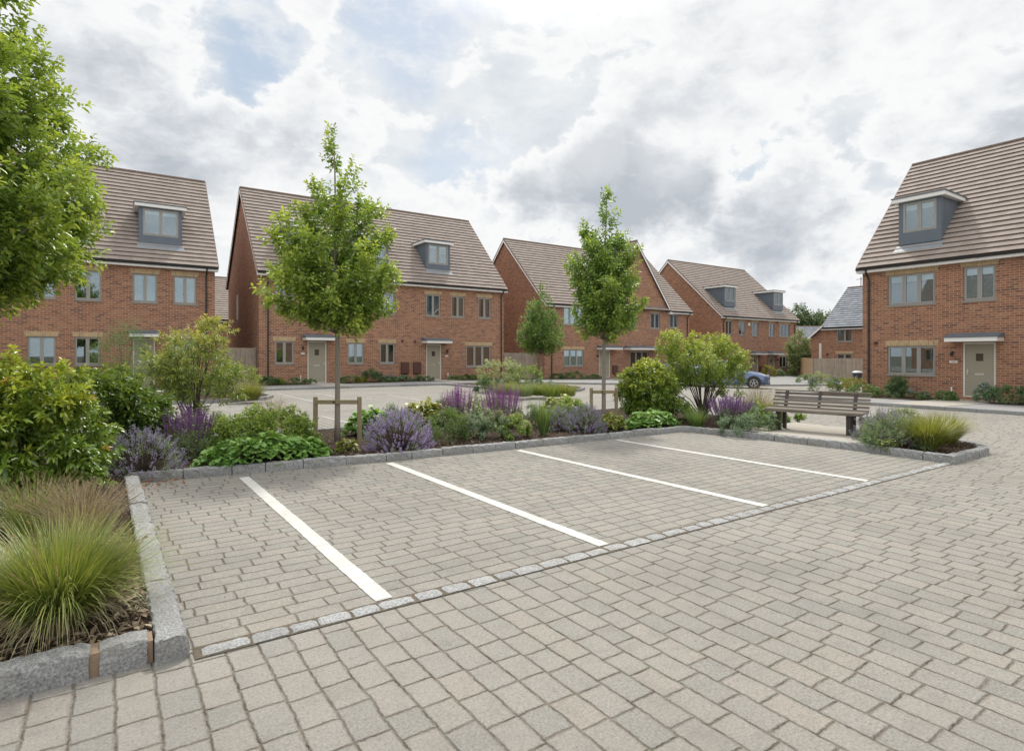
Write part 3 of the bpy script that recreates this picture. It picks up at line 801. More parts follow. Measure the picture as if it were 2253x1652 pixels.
# --- house at the far left
X0 = -9.0; z0 = .1
L = lambda l: [(k, a-X0, b-X0, c-z0, d-z0, *r) for (k, a, b, c, d, *r) in l]
h1, ey, ez = house('brick_house', 'red brick three storey semi behind the large tree, leftmost house in the row', 'house', (X0, 32.8, z0), 0, 13.2, 6.35-z0, 11.6-z0, 4.95,
    L([('w', -3.13, -2.15, 4.15, 5.5, 2, 'c'), ('w', -1.48, -.49, 4.15, 5.5, 2, ''), ('w', .71, 1.71, 4.15, 5.52, 2, 'n'), ('w', 2.38, 3.38, 4.15, 5.52, 2, 'n'),
       ('w', -3.13, -2.14, 1.2, 2.47, 2, 's'), ('w', -1.48, -.53, 1.2, 2.47, 2, 's'), ('d', .72, 1.62, .1, 2.44), ('w', 2.3, 3.4, 1.2, 2.44, 2, 's'),
       ('w', -6.9, -5.9, 4.15, 5.5, 2, ''), ('w', -8.4, -7.4, 4.15, 5.5, 2, 'c'), ('w', -8.4, -7.4, 1.2, 2.44, 2, ''), ('d', -6.7, -5.8, .1, 2.44)]), pipes=(3.81-X0,))
canopy(h1, .56-X0, 1.75-X0, 2.5-z0); canopy(h1, -6.9-X0, -5.6-X0, 2.5-z0)
for a, b in ((.98, 2.81), (-2.75, -.95), (-6.3, -4.5)): dormer(h1, a-X0, b-X0, 7.25-z0, 8.85-z0, .65, 6.35-z0, 11.6-z0, 4.95)
# --- second house
X0 = 6.28
h2, ey, ez = house('brick_house', 'long red brick house with three dormers and two beige doors behind the tall front tree', 'house', (X0, 32.8, z0), 0, 15.45, 6.35-z0, 11.6-z0, 4.95,
    L([('w', 7.08, 8.06, 4.1, 5.42, 2, 'b'), ('w', 9.4, 10.4, 4.1, 5.42, 2, 'c'), ('w', 13.01, 13.90, 4.08, 5.42, 2, ''), ('w', 15.95, 16.95, 4.06, 5.42, 2, 'c'), ('w', 17.72, 18.69, 4.06, 5.42, 2, 'c'), ('w', 19.73, 20.71, 4.06, 5.42, 2, 'c'),
       ('w', 7.08, 8.06, 1.17, 2.4, 2, 's'), ('d', 8.78, 9.82, .1, 2.42, 'r'), ('w', 11.03, 11.98, 1.14, 2.35, 2, 'c'), ('w', 12.95, 13.9, 1.14, 2.35, 2, 's'), ('d', 15.97, 17.01, .1, 2.33, 'r'), ('w', 18.81, 20.71, .88, 2.26, 3, 's')]), pipes=(6.73-X0, 21.5-X0))
canopy(h2, 8.52-X0, 10.12-X0, 2.46-z0); canopy(h2, 15.66-X0, 17.4-X0, 2.38-z0)
for a, b, dr in ((7.78, 9.55, ''), (12.0, 13.75, ''), (16.27, 17.98, 'b')): dormer(h2, a-X0, b-X0, 7.2-z0, 8.75-z0, .65, 6.35-z0, 11.6-z0, 4.95, dr)
for a in (14.27, 15.07): meter_box(h2, a-X0, a+.5-X0, .52-z0, 1.22-z0)
round_vent(h2, 14.37-X0, 2.5-z0); round_vent(h2, 15.2-X0, 2.46-z0); round_vent(h2, 12.47-X0, 2.47-z0, .045)
wall_lamp(h2, 8.52-X0, 2.06-z0); wall_lamp(h2, 17.4-X0, 1.92-z0)
box_part(h2, 'number_plate', 'cream', 8.42-X0, 8.63-X0, 1.69-z0, 1.77-z0, .012); box_part(h2, 'number_plate', 'cream', 17.28-X0, 17.5-X0, 1.55-z0, 1.63-z0, .012)
vent_pipe(h2, 8.35-X0); vent_pipe(h2, 17.35-X0)
# narrow slit windows on the flank
def flank_window(h, x, y0, y1, z0_, z1_):
    mb = MB(); mb.box(x-.012, x+.0, y0-.04, y1+.04, z0_-.04, z1_+.04); o = mb.build('window', M['frame'], h)
    g = MB(); g.box(x-.017, x-.0125, y0, y1, z0_, z1_); g.build('pane', M['dglass'], o)
flank_window(h2, 0, 6.1, 6.7, 3.6, 5.2)
# --- third house, with the cross gable
X0 = 25.2; z0 = -.05
h3, ey, ez = house('brick_house', 'red brick house with a tall front gable behind the slimmer staked tree', 'house', (X0, 32.8, z0), 0, 15.7, 5.6-z0, 10.7-z0, 5.1,
    L([('w', 26.95, 28.75, 3.85, 5.15, 3, 'c'), ('w', 33.21, 34.45, 3.83, 5.0, 2, 'c'), ('w', 36.09, 37.16, 3.8, 5.1, 2, 'n'), ('w', 38.41, 39.43, 3.9, 5.05, 2, 'c'),
       ('w', 26.95, 28.86, .82, 2.05, 3, 'c'), ('d', 30.42, 31.57, -.1, 2.02, 'l'), ('w', 33.73, 35.84, .3, 1.95, 3, 'c'), ('w', 38.0, 39.6, .8, 1.95, 2, 'c')]),
    pipes=(25.81-X0, 40.6-X0), gut=[(-.12, 30.45-X0), (38.25-X0, 15.82)], extra_gable=(30.4-X0, 38.2-X0, 10.72-z0))
canopy(h3, 30.2-X0, 32.2-X0, 2.06-z0); canopy(h3, 33.1-X0, 36.8-X0, 2.06-z0)
meter_box(h3, 31.8-X0, 32.3-X0, .2-z0, .85-z0); wall_lamp(h3, 30.2-X0, 1.62-z0)
flank_window(h3, 0, 1.1, 1.9, 3.6, 5.0)
def cross_gable(h, xc, hw, eave, ridge, depth):
    sl = (ridge-eave)/hw; ov = .25; ex = hw+ov; ezz = eave-ov*sl; ln = math.hypot(ex, ridge-ezz)
    mb = MB(); 
    main = lambda y: eave+y*(ridge-eave)/5.1
    cl = lambda p: p.z > main(p.y)-.35
    for s in (-1, 1):
        tile_slope(mb, (xc+s*ex, -.18, ezz), (0, 1, 0), (-s*ex/ln, 0, (ridge-ezz)/ln), depth+.18, ln, clip=cl)
    r = mb.build('gable_roof', M['tile'], h)
    k = MB(); k.tube([(xc, -.2, ridge+.01), (xc, depth, ridge+.01)], .085, 8); k.build('ridge_tile', M['ridge'], r)
    d = MB()
    for s in (-1, 1):
        q = [(xc+s*ex, -.17, ezz-.02), (xc, -.17, ridge-.02), (xc, depth, ridge-.02)]
        d.face(q if s < 0 else q[::-1])
        q = [(xc+s*ex, -.17, ezz-.05), (xc, -.17, ridge-.05), (xc, 0.02, ridge-.05), (xc+s*ex, 0.02, ezz-.05)]; d.face(q)
    d.build('roof_deck', M['black'], r)
    for nm, lo, hi, ya, yb, mt in (('bargeboard', -.23, -.05, -.205, -.183, 'white'), ('verge_cap', -.05, .04, -.215, -.15, 'ridge')):
        v = MB()
        for s in (-1, 1):
            q = [(xc+s*ex, ezz+lo), (xc+s*ex, ezz+hi), (xc, ridge+hi), (xc, ridge+lo*1.2)]
            for y in (ya, yb): v.face([(x, y, z) for x, z in q])
            for (a, b), (c, e) in zip(q, q[1:]+q[:1]): v.face([(a, ya, b), (a, yb, b), (c, yb, e), (c, ya, e)])
        v.build(nm, M[mt], r)
    f = MB(); f.box(xc+ex-.30, xc+ex+.02, -.30, -.01, ezz-.22, ezz-.05); f.build('box_end', M['white'], r)
cross_gable(h3, 34.3-X0, 3.9, 5.6-z0, 10.72-z0, 5.1)
# --- fourth house
X0 = 45.25; z0 = -.3
h4, ey, ez = house('brick_house', 'farthest red brick house of the row with two dormers, behind the parked cars', 'house', (X0, 32.8, z0), 0, 12.4, 5.45-z0, 11.0-z0, 6.0,
    L([('w', 45.95, 46.94, 3.5, 4.8, 2, 'c'), ('w', 47.95, 48.95, 3.5, 4.8, 2, 'c'), ('w', 50.0, 51.03, 3.45, 4.78, 2, 'c'), ('w', 52.75, 53.77, 3.45, 4.78, 2, 'c'), ('w', 54.63, 56.44, 3.45, 4.74, 3, 'c'),
       ('w', 54.63, 56.4, .4, 1.6, 3, 'c'), ('d', 52.73, 53.8, -.3, 1.6, 'l'), ('d', 50.1, 51.0, -.3, 1.6, 'r'), ('w', 46.5, 48.4, .4, 1.6, 3, 'c')]),
    pipes=(45.6-X0, 57.3-X0))
canopy(h4, 52.5-X0, 54.3-X0, 1.68-z0, .7); canopy(h4, 49.8-X0, 51.5-X0, 1.68-z0, .7)
for a, b in ((46.57, 48.30), (54.5, 56.22)): dormer(h4, a-X0, b-X0, 6.4-z0, 7.95-z0, .6, 5.45-z0, 11.0-z0, 6.0)
meter_box(h4, 51.05-X0, 51.5-X0, -.05-z0, .6-z0); meter_box(h4, 51.95-X0, 52.4-X0, -.05-z0, .6-z0); wall_lamp(h4, 54.2-X0, 1.2-z0)
box_part(h4, 'alarm_box', 'cream', 49.33-X0, 49.63-X0, 4.4-z0, 4.66-z0, .08)
# --- house on the right (runs towards the camera)
Y0 = 12.14; z0 = .08
Lr = lambda l: [(k, Y0-a, Y0-b, c-z0, d-z0, *r) for (k, a, b, c, d, *r) in l]
h5, ey, ez = house('brick_house', 'near red brick house with one dormer and a beige front door at the right', 'house', (26.5, Y0, z0), -math.pi/2, 13.5, 5.62-z0, 10.75-z0, 5.2,
    Lr([('w', 11.15, 9.46, 3.68, 4.93, 3, 'b'), ('w', 8.55, 7.57, 3.68, 4.96, 2, 'n'), ('w', 11.17, 9.46, .85, 2.02, 3, 's'), ('d', 8.57, 7.57, .08, 2.12, 'l'),
        ('w', 4.6, 3.0, 3.68, 4.93, 3, 'c'), ('w', 4.6, 3.0, .85, 2.02, 3, 'c'), ('w', 1.6, .6, 3.68, 4.93, 2, '')]), pipes=(Y0-11.87,))
canopy(h5, Y0-8.93, Y0-7.33, 2.15-z0, .7)
dormer(h5, Y0-10.95, Y0-9.43, 6.45-z0, 7.95-z0, .5, 5.62-z0, 10.75-z0, 5.2, 'b')
dormer(h5, Y0-4.5, Y0-2.9, 6.45-z0, 7.95-z0, .5, 5.62-z0, 10.75-z0, 5.2, 'b')
round_vent(h5, Y0-11.6, 2.15-z0, .08); wall_lamp(h5, Y0-8.89, 1.74-z0)
pl = box_part(h5, 'number_plate', 'cream', Y0-8.99, Y0-8.73, 1.34-z0, 1.43-z0, .014); vent_pipe(h5, Y0-8.86, -.2, .3)
def text_on(parent, s, loc, size, mat, rz=0.0):
    cu = bpy.data.curves.new('number', 'FONT'); cu.body = s; cu.size = size; cu.align_x = 'CENTER'; cu.align_y = 'CENTER'; cu.extrude = .002
    ob = bpy.data.objects.new('number', cu); COL.objects.link(ob)
    dg = bpy.context.evaluated_depsgraph_get(); me = bpy.data.meshes.new_from_object(ob.evaluated_get(dg)); bpy.data.objects.remove(ob)
    o = link_mesh('number', me, mat, parent); o.location = loc; o.rotation_euler = (math.pi/2, 0, rz); return o
text_on(pl, '1961', (Y0-8.86, -.0155, 1.385-z0), .075, M['black'])
# --- slate roofed house behind it
Y0 = 26.0; z0 = -.35
h6, ey, ez = house('brick_house', 'red brick house under a grey slate roof, behind the wooden fence', 'house', (50, Y0, z0), -math.pi/2, 12, 4.2-z0, 7.65-z0, 4.3,
    [('w', Y0-24.95, Y0-23.7, 2.75-z0, 4.0-z0, 2, 'c'), ('w', Y0-24.95, Y0-23.7, .3-z0, 1.75-z0, 2, 'c')], roofmat='slate')
def lean_to(h):
    mb = MB(); q = [(-1.1, 0, -.4), (-.002, 0, -.4), (-.002, 0, 4.35), (-1.1, 0, 3.45)]
    mb.face(q); mb.face([(-1.1, 0, -.4), (-1.1, 0, 3.45), (-1.1, 5, 3.45), (-1.1, 5, -.4)]); o = mb.build('side_wing', M['brick'], h, uv=True)
    r = MB(); r.obox((-.62, 2.4, 4.02), (.78, 0, .64), (0, 1, 0), (-.64, 0, .78), .82, 2.7, .04); r.build('side_roof', M['slate'], o)
    b = MB(); b.obox((-.62, -.32, 3.93), (.78, 0, .64), (0, 1, 0), (-.64, 0, .78), .82, .015, .07); b.build('bargeboard', M['white'], o)
    s = MB(); s.box(-.42, -.22, -.02, -.004, .95, 3.0); s.build('window', M['cream'], o)
lean_to(h6); wall_lamp(h6, Y0-25.7, 1.75-z0)
mb = MB(); mb.tube([(.9, 4.5, 7.98), (.9, 4.5, 8.9)], .03, 6); mb.tube([(.5, 4.5, 8.7), (1.3, 4.5, 8.7)], .02, 6); mb.build('aerial', M['black'], h6)
# --- small outbuilding far back
x, y = atD(1766, 72)
h7, ey, ez = house('brick_garage', 'small distant brick building with pale slate roof beyond the golden fence', 'garage', (x, y, -.35), R(-34), 7.0, 4.35, 5.6, 2.2, [], roofmat='slate')
# --- roof seen in the gap between the two left houses
h8, ey, ez = house('brick_house', 'distant house with tiled roof glimpsed in the gap between the two left houses', 'house', (0, 55, 0), 0, 14, 4.9, 8.8, 4.6, [('w', 5.2, 6.4, 2.5, 3.8, 2, 'c')])

wv = []
for q in range(5): wv += [('w', 1.2+q*2.9, 2.4+q*2.9, 4.0, 5.3, 2, 'c'), ('w', 1.2+q*2.9, 2.4+q*2.9, 1.0, 2.3, 2, 'c')]
house('brick_house', 'red brick house outside the frame, mirrored in the windows of the right house', 'house', (-28, 16, .0), math.pi/2, 15.5, 6.2, 11.2, 4.9, wv)
house('brick_house', 'red brick house behind the viewpoint, mirrored in the lower windows of the row', 'house', (26, -20, .0), math.pi, 15.5, 6.2, 11.2, 4.9, wv)
# ------------------------------------------------------------------ fences
def fence(name, label, a, b, h, mat, z=0.0, bw=.125, post=2.0):
    a, b = Vector(a), Vector(b); d = (b-a); L_ = d.length; d.normalize(); f = empty(name, (a.x, a.y, z), math.atan2(d.y, d.x)); tag(f, label, 'fence')
    mb = MB(); x = 0
    while x < L_-.01:
        e = min(L_, x+bw); hh = h+rnd.uniform(-.012, .012); mb.box(x+.004, e-.004, -.012+rnd.uniform(-.004, .004), .012, 0.03, hh); x = e
    mb.box(0, L_, .014, .05, .35, .43); mb.box(0, L_, .014, .05, h-.35, h-.27)
    mb.build('board_panel', mat, f)
    p = MB(); x = 0
    while x <= L_+.01:
        q = MB(); q.box(x-.05, x+.05, .052, .15, 0, h+.02); q.build('post', mat, f); x += post
    return f
fence('timber_fence', 'tall grey-brown timber fence closing the gap between the two left houses', (4.22, 33.3), (6.26, 33.3), 1.95, M['fence'], .08)
fence('timber_fence', 'weathered timber fence behind the small tree, between the second and third houses', (21.75, 33.6), (25.18, 33.6), 1.85, M['fence'], -.05)
p0 = atD(1791, 43); p1 = atD(1960, 43)
fence('timber_fence', 'long grey-brown timber fence beside the near right house', p0, p1, 1.76, M['fence'], -.36)
fence('timber_fence', 'short golden timber fence joining the farthest row house', (57.7, 33.4), (p0[0]+.02, p0[1]+.05), 1.76, M['fence2'], -.36)

# ------------------------------------------------------------------ foliage machinery
def unit(a): return a/np.maximum(np.linalg.norm(a, axis=-1, keepdims=True), 1e-9)
def leaf_object(name, mat, parent, P, A, Ln, W, tip, shape='hq', fold=.25, droop=.25, up=None, upj=.5):
    N = len(P); A = unit(A)
    ref = np.array([[0, 0, 1.0]])+NR.normal(0, upj, (N, 3)) if up is None else up+NR.normal(0, upj, (N, 3))
    S = unit(np.cross(A, ref)); Nn = np.cross(S, A)
    Ln = np.broadcast_to(Ln, (N,))[:, None]; W = np.broadcast_to(W, (N,))[:, None]
    def pt(a, s, n): return P+A*Ln*a+S*W*s+Nn*(n*W)-np.array([[0, 0, 1.0]])*(droop*Ln*a*a)
    if shape == 'hq':
        pts = [pt(0, 0, 0), pt(.30, -.42, fold*.9), pt(.72, -.36, fold*.8), pt(1.0, 0, 0), pt(.72, .36, fold*.8), pt(.30, .42, fold*.9), pt(.5, 0, 0)]
        fc = [(0, 6, 1), (1, 6, 2), (2, 6, 3), (3, 6, 4), (4, 6, 5), (5, 6, 0)]
    elif shape == 'lobe':
        pts = [pt(.0, 0, 0), pt(-.08, -.34, .08), pt(.22, -.56, .14), pt(.32, -.42, .06), pt(.62, -.58, .14), pt(.68, -.36, .06), pt(.92, -.34, .08), pt(.86, -.12, .03), pt(1.05, 0, 0),
               pt(.86, .12, .03), pt(.92, .34, .08), pt(.68, .36, .06), pt(.62, .58, .14), pt(.32, .42, .06), pt(.22, .56, .14), pt(-.08, .34, .08)]
        c = len(pts); pts.append(pt(.42, 0, -.04)); fc = [(c, i, (i+1) % c) for i in range(c)]
    else:
        pts = [pt(0, 0, 0), pt(.45, -.45, fold), pt(1, 0, 0), pt(.45, .45, fold)]; fc = [(0, 2, 1), (0, 3, 2)]
    K = len(pts); V = np.stack(pts, 1).reshape(-1, 3).astype(np.float32)
    F = np.array(fc, np.int32); nf = len(fc)
    idx = (np.arange(N)[:, None, None]*K+F[None]).reshape(-1).astype(np.int32)
    me = bpy.data.meshes.new(name); me.vertices.add(len(V)); me.vertices.foreach_set('co', V.ravel())
    me.loops.add(len(idx)); me.loops.foreach_set('vertex_index', idx)
    me.polygons.add(N*nf); me.polygons.foreach_set('loop_start', np.arange(N*nf, dtype=np.int32)*3)
    me.update(calc_edges=True)
    at_ = me.attributes.new('tip', 'FLOAT', 'POINT'); at_.data.foreach_set('value', np.repeat(np.broadcast_to(tip, (N,)), K).astype(np.float32))
    return link_mesh(name, me, mat, parent)

def shoots(P, A, k, spread, ln, stem, tipf, lnj=.25):
    """whorls of leaves along short shoots; returns leaf arrays"""
    N = len(P); A = unit(A); t = np.tile(np.linspace(0, 1, k), N)
    PP = np.repeat(P, k, 0)+np.repeat(A, k, 0)*(t*stem)[:, None]
    a = np.repeat(A, k, 0); r = unit(np.cross(a, NR.normal(0, 1, a.shape)))
    # golden angle phases
    q = np.cross(a, r); ph = np.tile(np.arange(k)*2.4, N)+np.repeat(NR.uniform(0, 6.28, N), k)
    base = np.repeat(unit(np.cross(A, NR.normal(0, 1, A.shape))), k, 0); b2 = np.cross(a, base)
    per = base*np.cos(ph)[:, None]+b2*np.sin(ph)[:, None]
    sp = np.radians(spread*(1.15-.55*t)+NR.normal(0, 9, N*k))
    D = a*np.cos(sp)[:, None]+per*np.sin(sp)[:, None]
    Ls = ln*(1-.25*t)*NR.uniform(1-lnj, 1+lnj, N*k)
    tp = np.repeat(np.broadcast_to(tipf, (N,)), k)*(.35+.65*t)
    return PP, D, Ls, tp

def crown_pts(parts, n, shell=.55):
    """random points + outward axes in a union of ellipsoids; parts=[(cx,cy,cz,rx,ry,rz,weight)]"""
    w = np.array([p[6] if len(p) > 6 else p[3]*p[4]*p[5] for p in parts], float); w /= w.sum()
    ch = NR.choice(len(parts), n, p=w); P = np.array([p[:6] for p in parts], float)[ch]
    d = unit(NR.normal(0, 1, (n, 3))); r = NR.uniform(shell**3, 1, n)**(1/3.)
    pos = P[:, :3]+d*P[:, 3:6]*r[:, None]; ax = unit(d/P[:, 3:6]); return pos, ax, r

def clumpy(P, A, n, rad):
    """expand clump centres to shoots around them"""
    i = NR.randint(0, len(P), n); o = NR.normal(0, 1, (n, 3)); o = unit(o)*NR.uniform(0, 1, (n, 1))**.6*rad
    return P[i]+o, unit(A[i]*.9+unit(o)*.7+np.array([[0, 0, .25]])), i

def stems_obj(name, mat, parent, base, targets, r0=.012, n=None, spread=.05, sides=5):
    mb = MB()
    for t_ in targets:
        b = Vector(base)+Vector((rnd.uniform(-spread, spread), rnd.uniform(-spread, spread), 0)); e = Vector(t_)
        m = b.lerp(e, .5)+Vector(((e.x-b.x)*-.12+rnd.uniform(-.04, .04), (e.y-b.y)*-.12+rnd.uniform(-.04, .04), (e-b).length*.06))
        m1 = b.lerp(m, .5)+Vector((rnd.uniform(-.02, .02), rnd.uniform(-.02, .02), .02)); m2 = m.lerp(e, .5)+Vector((rnd.uniform(-.03, .03), rnd.uniform(-.03, .03), .01))
        mb.tube([b, m1, m, m2, e], [r0, r0*.85, r0*.65, r0*.45, r0*.22], sides)
    return mb.build(name, mat, parent, smooth=True)

LM = {
 'tree':   mat_leaf('leaf_tree', (0.089, 0.155, 0.040), (0.265, 0.398, 0.078), (0.645, 0.693, 0.123), .36, .38),
 'tree2':  mat_leaf('leaf_tree_deep', (0.084, 0.160, 0.047), (0.238, 0.377, 0.081), (0.559, 0.637, 0.132), .34, .38),
 'tree3':  mat_leaf('leaf_tree_small', (0.074, 0.152, 0.038), (0.177, 0.320, 0.067), (0.415, 0.365, 0.114), .3, .45),
 'laurel': mat_leaf('leaf_laurel', (0.067, 0.125, 0.024), (0.224, 0.329, 0.043), (0.729, 0.716, 0.093), .30, .30, .6),
 'laurel2': mat_leaf('leaf_laurel_dark', (0.046, 0.095, 0.022), (0.156, 0.244, 0.045), (0.402, 0.473, 0.073), .30, .32, .5),
 'orange': mat_leaf('leaf_orange', (0.360, 0.120, 0.020), (0.520, 0.250, 0.030), (0.500, 0.300, 0.040), .3, .35),
 'lime':   mat_leaf('leaf_lime', (0.125, 0.166, 0.030), (0.275, 0.319, 0.066), (0.435, 0.407, 0.114), .36, .4),
 'box':    mat_leaf('leaf_box', (0.074, 0.140, 0.026), (0.251, 0.360, 0.062), (0.500, 0.577, 0.099), .3, .4),
 'geran':  mat_leaf('leaf_geranium', (0.085, 0.182, 0.044), (0.220, 0.396, 0.089), (0.365, 0.526, 0.151), .34, .45),
 'amel':   mat_leaf('leaf_amelanchier', (0.091, 0.149, 0.042), (0.276, 0.344, 0.082), (0.638, 0.552, 0.134), .38, .4),
 'acer':   mat_leaf('leaf_bright_shrub', (0.087, 0.148, 0.031), (0.270, 0.370, 0.066), (0.627, 0.619, 0.109), .38, .4),
 'dull':   mat_leaf('leaf_dull', (0.095, 0.154, 0.058), (0.164, 0.244, 0.091), (0.276, 0.342, 0.132), .25, .55),
 'silver': mat_leaf('leaf_silver', (0.128, 0.190, 0.112), (0.200, 0.285, 0.173), (0.256, 0.342, 0.210), .2, .6),
 'herb':   mat_leaf('leaf_herb', (0.123, 0.187, 0.095), (0.216, 0.293, 0.146), (0.300, 0.358, 0.187), .28, .55),
 'olive':  mat_leaf('leaf_olive', (0.150, 0.200, 0.078), (0.249, 0.301, 0.137), (0.332, 0.373, 0.176), .28, .5),
 'varieg': mat_leaf('leaf_variegated', (0.160, 0.220, 0.080), (0.340, 0.380, 0.180), (0.620, 0.620, 0.380), .3, .5),
 'lav':    mat_leaf('flower_lavender', (0.253, 0.196, 0.414), (0.391, 0.310, 0.598), (0.483, 0.414, 0.690), .25, .7, .2),
 'laveg':  mat_leaf('flower_catmint_grey', (0.230, 0.207, 0.345), (0.356, 0.333, 0.506), (0.437, 0.414, 0.575), .25, .7, .2),
 'purple': mat_leaf('flower_salvia', (0.138, 0.037, 0.200), (0.275, 0.081, 0.338), (0.375, 0.150, 0.450), .25, .7, .2),
 'purpled': mat_leaf('flower_salvia_dark', (0.108, 0.042, 0.180), (0.192, 0.078, 0.288), (0.288, 0.144, 0.408), .25, .7, .2),
 'pink':   mat_leaf('flower_pinkish', (0.300, 0.170, 0.190), (0.460, 0.300, 0.300), (0.550, 0.420, 0.400), .25, .7, .2),
 'brownfl': mat_leaf('seed_head', (0.200, 0.130, 0.085), (0.360, 0.270, 0.180), (0.440, 0.360, 0.250), .2, .8, .2),
 'sedge':  mat_leaf('blade_sedge', (0.078, 0.132, 0.029), (0.215, 0.290, 0.058), (0.482, 0.407, 0.145), .32, .42),
 'sedgel': mat_leaf('blade_lime', (0.111, 0.142, 0.026), (0.248, 0.276, 0.053), (0.399, 0.348, 0.135), .34, .45),
 'blade':  mat_leaf('blade_green', (0.070, 0.127, 0.039), (0.179, 0.264, 0.078), (0.282, 0.326, 0.117), .32, .42),
 'wisp':   mat_leaf('blade_straw', (0.270, 0.230, 0.130), (0.420, 0.370, 0.240), (0.500, 0.450, 0.320), .3, .7),
 'gold':   mat_leaf('leaf_gold', (0.164, 0.157, 0.031), (0.336, 0.302, 0.060), (0.420, 0.331, 0.080), .3, .5),
 'dark':   mat_leaf('leaf_dark', (0.058, 0.109, 0.045), (0.115, 0.189, 0.069), (0.184, 0.256, 0.099), .22, .45),
 'far':    mat_leaf('leaf_far', (0.075, 0.115, 0.050), (0.130, 0.180, 0.085), (0.170, 0.220, 0.110), .25, .6),
}

def blades_mesh(name, mat, parent, n, base_r, ht, spread, width, seed_j=.25, lean=(0, 0), seg=5, curl=1.0, tipc=None, c=(0, 0, 0), minang=0.02, pw=1.6):
    az = NR.uniform(0, 2*np.pi, n); rr = base_r*np.sqrt(NR.uniform(0, 1, n))
    inc = NR.uniform(minang, 1, n)**.8*spread                     # start lean angle
    L_ = ht*NR.uniform(1-seed_j*1.6, 1+seed_j, n)/np.maximum(np.cos(inc*.6), .35)
    dirh = np.stack([np.cos(az), np.sin(az)], 1)+NR.normal(0, .25, (n, 2))+np.array([lean]); dirh /= np.maximum(np.linalg.norm(dirh, axis=1, keepdims=True), 1e-6)
    base = np.stack([c[0]+rr*np.cos(az), c[1]+rr*np.sin(az), np.full(n, c[2])], 1)
    side = np.stack([-dirh[:, 1], dirh[:, 0], np.zeros(n)], 1)
    rows = []; pos = base.copy(); ang = inc*.55
    bend = NR.uniform(.3, 1.25, n)*curl
    for i in range(seg+1):
        t = i/seg; w = width*(1-t**pw)*NR.uniform(.95, 1.05, n)*(.75+.5*math.sin(math.pi*min(1, t*1.1)))
        if i == seg: w = w*0+.0006
        rows.append((pos-side*w[:, None]/2, pos+side*w[:, None]/2))
        d = np.concatenate([dirh*np.sin(ang)[:, None], np.cos(ang)[:, None]], 1)
        pos = pos+d*(L_/seg)[:, None]; ang = ang+bend*(inc*.9+.12)*(1.6/seg)*(.4+1.2*t)
        ang = np.minimum(ang, 2.6)
    V = np.stack([q for r_ in rows for q in r_], 1); K = V.shape[1]
    V[:, :, 2] = np.maximum(V[:, :, 2], c[2]+.005)
    V = V.reshape(-1, 3).astype(np.float32)
    F = np.array([(2*i, 2*i+1, 2*i+3, 2*i+2) for i in range(seg)], np.int32)
    idx = (np.arange(n)[:, None, None]*K+F[None]).reshape(-1).astype(np.int32)
    me = bpy.data.meshes.new(name); me.vertices.add(len(V)); me.vertices.foreach_set('co', V.ravel())
    me.loops.add(len(idx)); me.loops.foreach_set('vertex_index', idx)
    me.polygons.add(n*seg); me.polygons.foreach_set('loop_start', np.arange(n*seg, dtype=np.int32)*4); me.update(calc_edges=True)
    a = me.attributes.new('tip', 'FLOAT', 'POINT'); tt = np.tile(np.repeat(np.linspace(0, 1, seg+1)**2, 2), n)*np.repeat(NR.uniform(0, 1, n), K)
    a.data.foreach_set('value', tt.astype(np.float32))
    return link_mesh(name, me, mat, parent)

def spikes_mesh(name, mat, parent, n, base_r, ht, lean, spike_len, spike_r, per=26, petal=.012, c=(0, 0, 0), hj=.18, stemmat=None, rx=1.0):
    """upright flower spikes on thin stems; petals are small faces round each spike"""
    az = NR.uniform(0, 2*np.pi, n); r_ = np.sqrt(NR.uniform(0, 1, n)); rr = base_r*r_
    b = np.stack([c[0]+rr*.45*np.cos(az), c[1]+rr*.45*np.sin(az), np.full(n, c[2])], 1)
    h = ht*NR.uniform(1-hj, 1+hj*.4, n)*(1-.22*r_**2)
    topc = np.stack([c[0]+rr*rx*(1+lean)*np.cos(az)+NR.normal(0, .02, n), c[1]+rr*(1+lean)*np.sin(az)+NR.normal(0, .02, n), c[2]+h], 1)
    d = unit(topc-b+np.array([[0, 0, .25*ht]]))
    P0 = topc-d*spike_len
    t = NR.uniform(0, 1, (n, per)); ph = NR.uniform(0, 6.28, (n, per))
    u = unit(np.cross(d, np.array([[.3, .5, .1]]))); v = np.cross(d, u)
    rad = spike_r*(1-.75*t)
    dirs = u[:, None]*np.cos(ph)[..., None]+v[:, None]*np.sin(ph)[..., None]
    P = P0[:, None]+d[:, None]*(t*spike_len)[..., None]+dirs*(rad*.3)[..., None]
    A = dirs+d[:, None]*.7
    o = leaf_object(name, mat, parent, P.reshape(-1, 3), A.reshape(-1, 3), (petal*NR.uniform(.8, 1.5, n*per)), petal*.75, np.repeat(NR.uniform(0, 1, n), per), 'lq', .3, .0, None, 1.2)
    if stemmat:
        mb = MB()
        for i in range(n):
            m = (b[i]+P0[i])/2+np.array([0, 0, .03*ht]); mb.tube([b[i], m, P0[i], P0[i]+d[i]*spike_len*.9], [.0025, .0022, .002, .001], 3, cap=False)
        mb.build('stems', stemmat, parent)
    return o

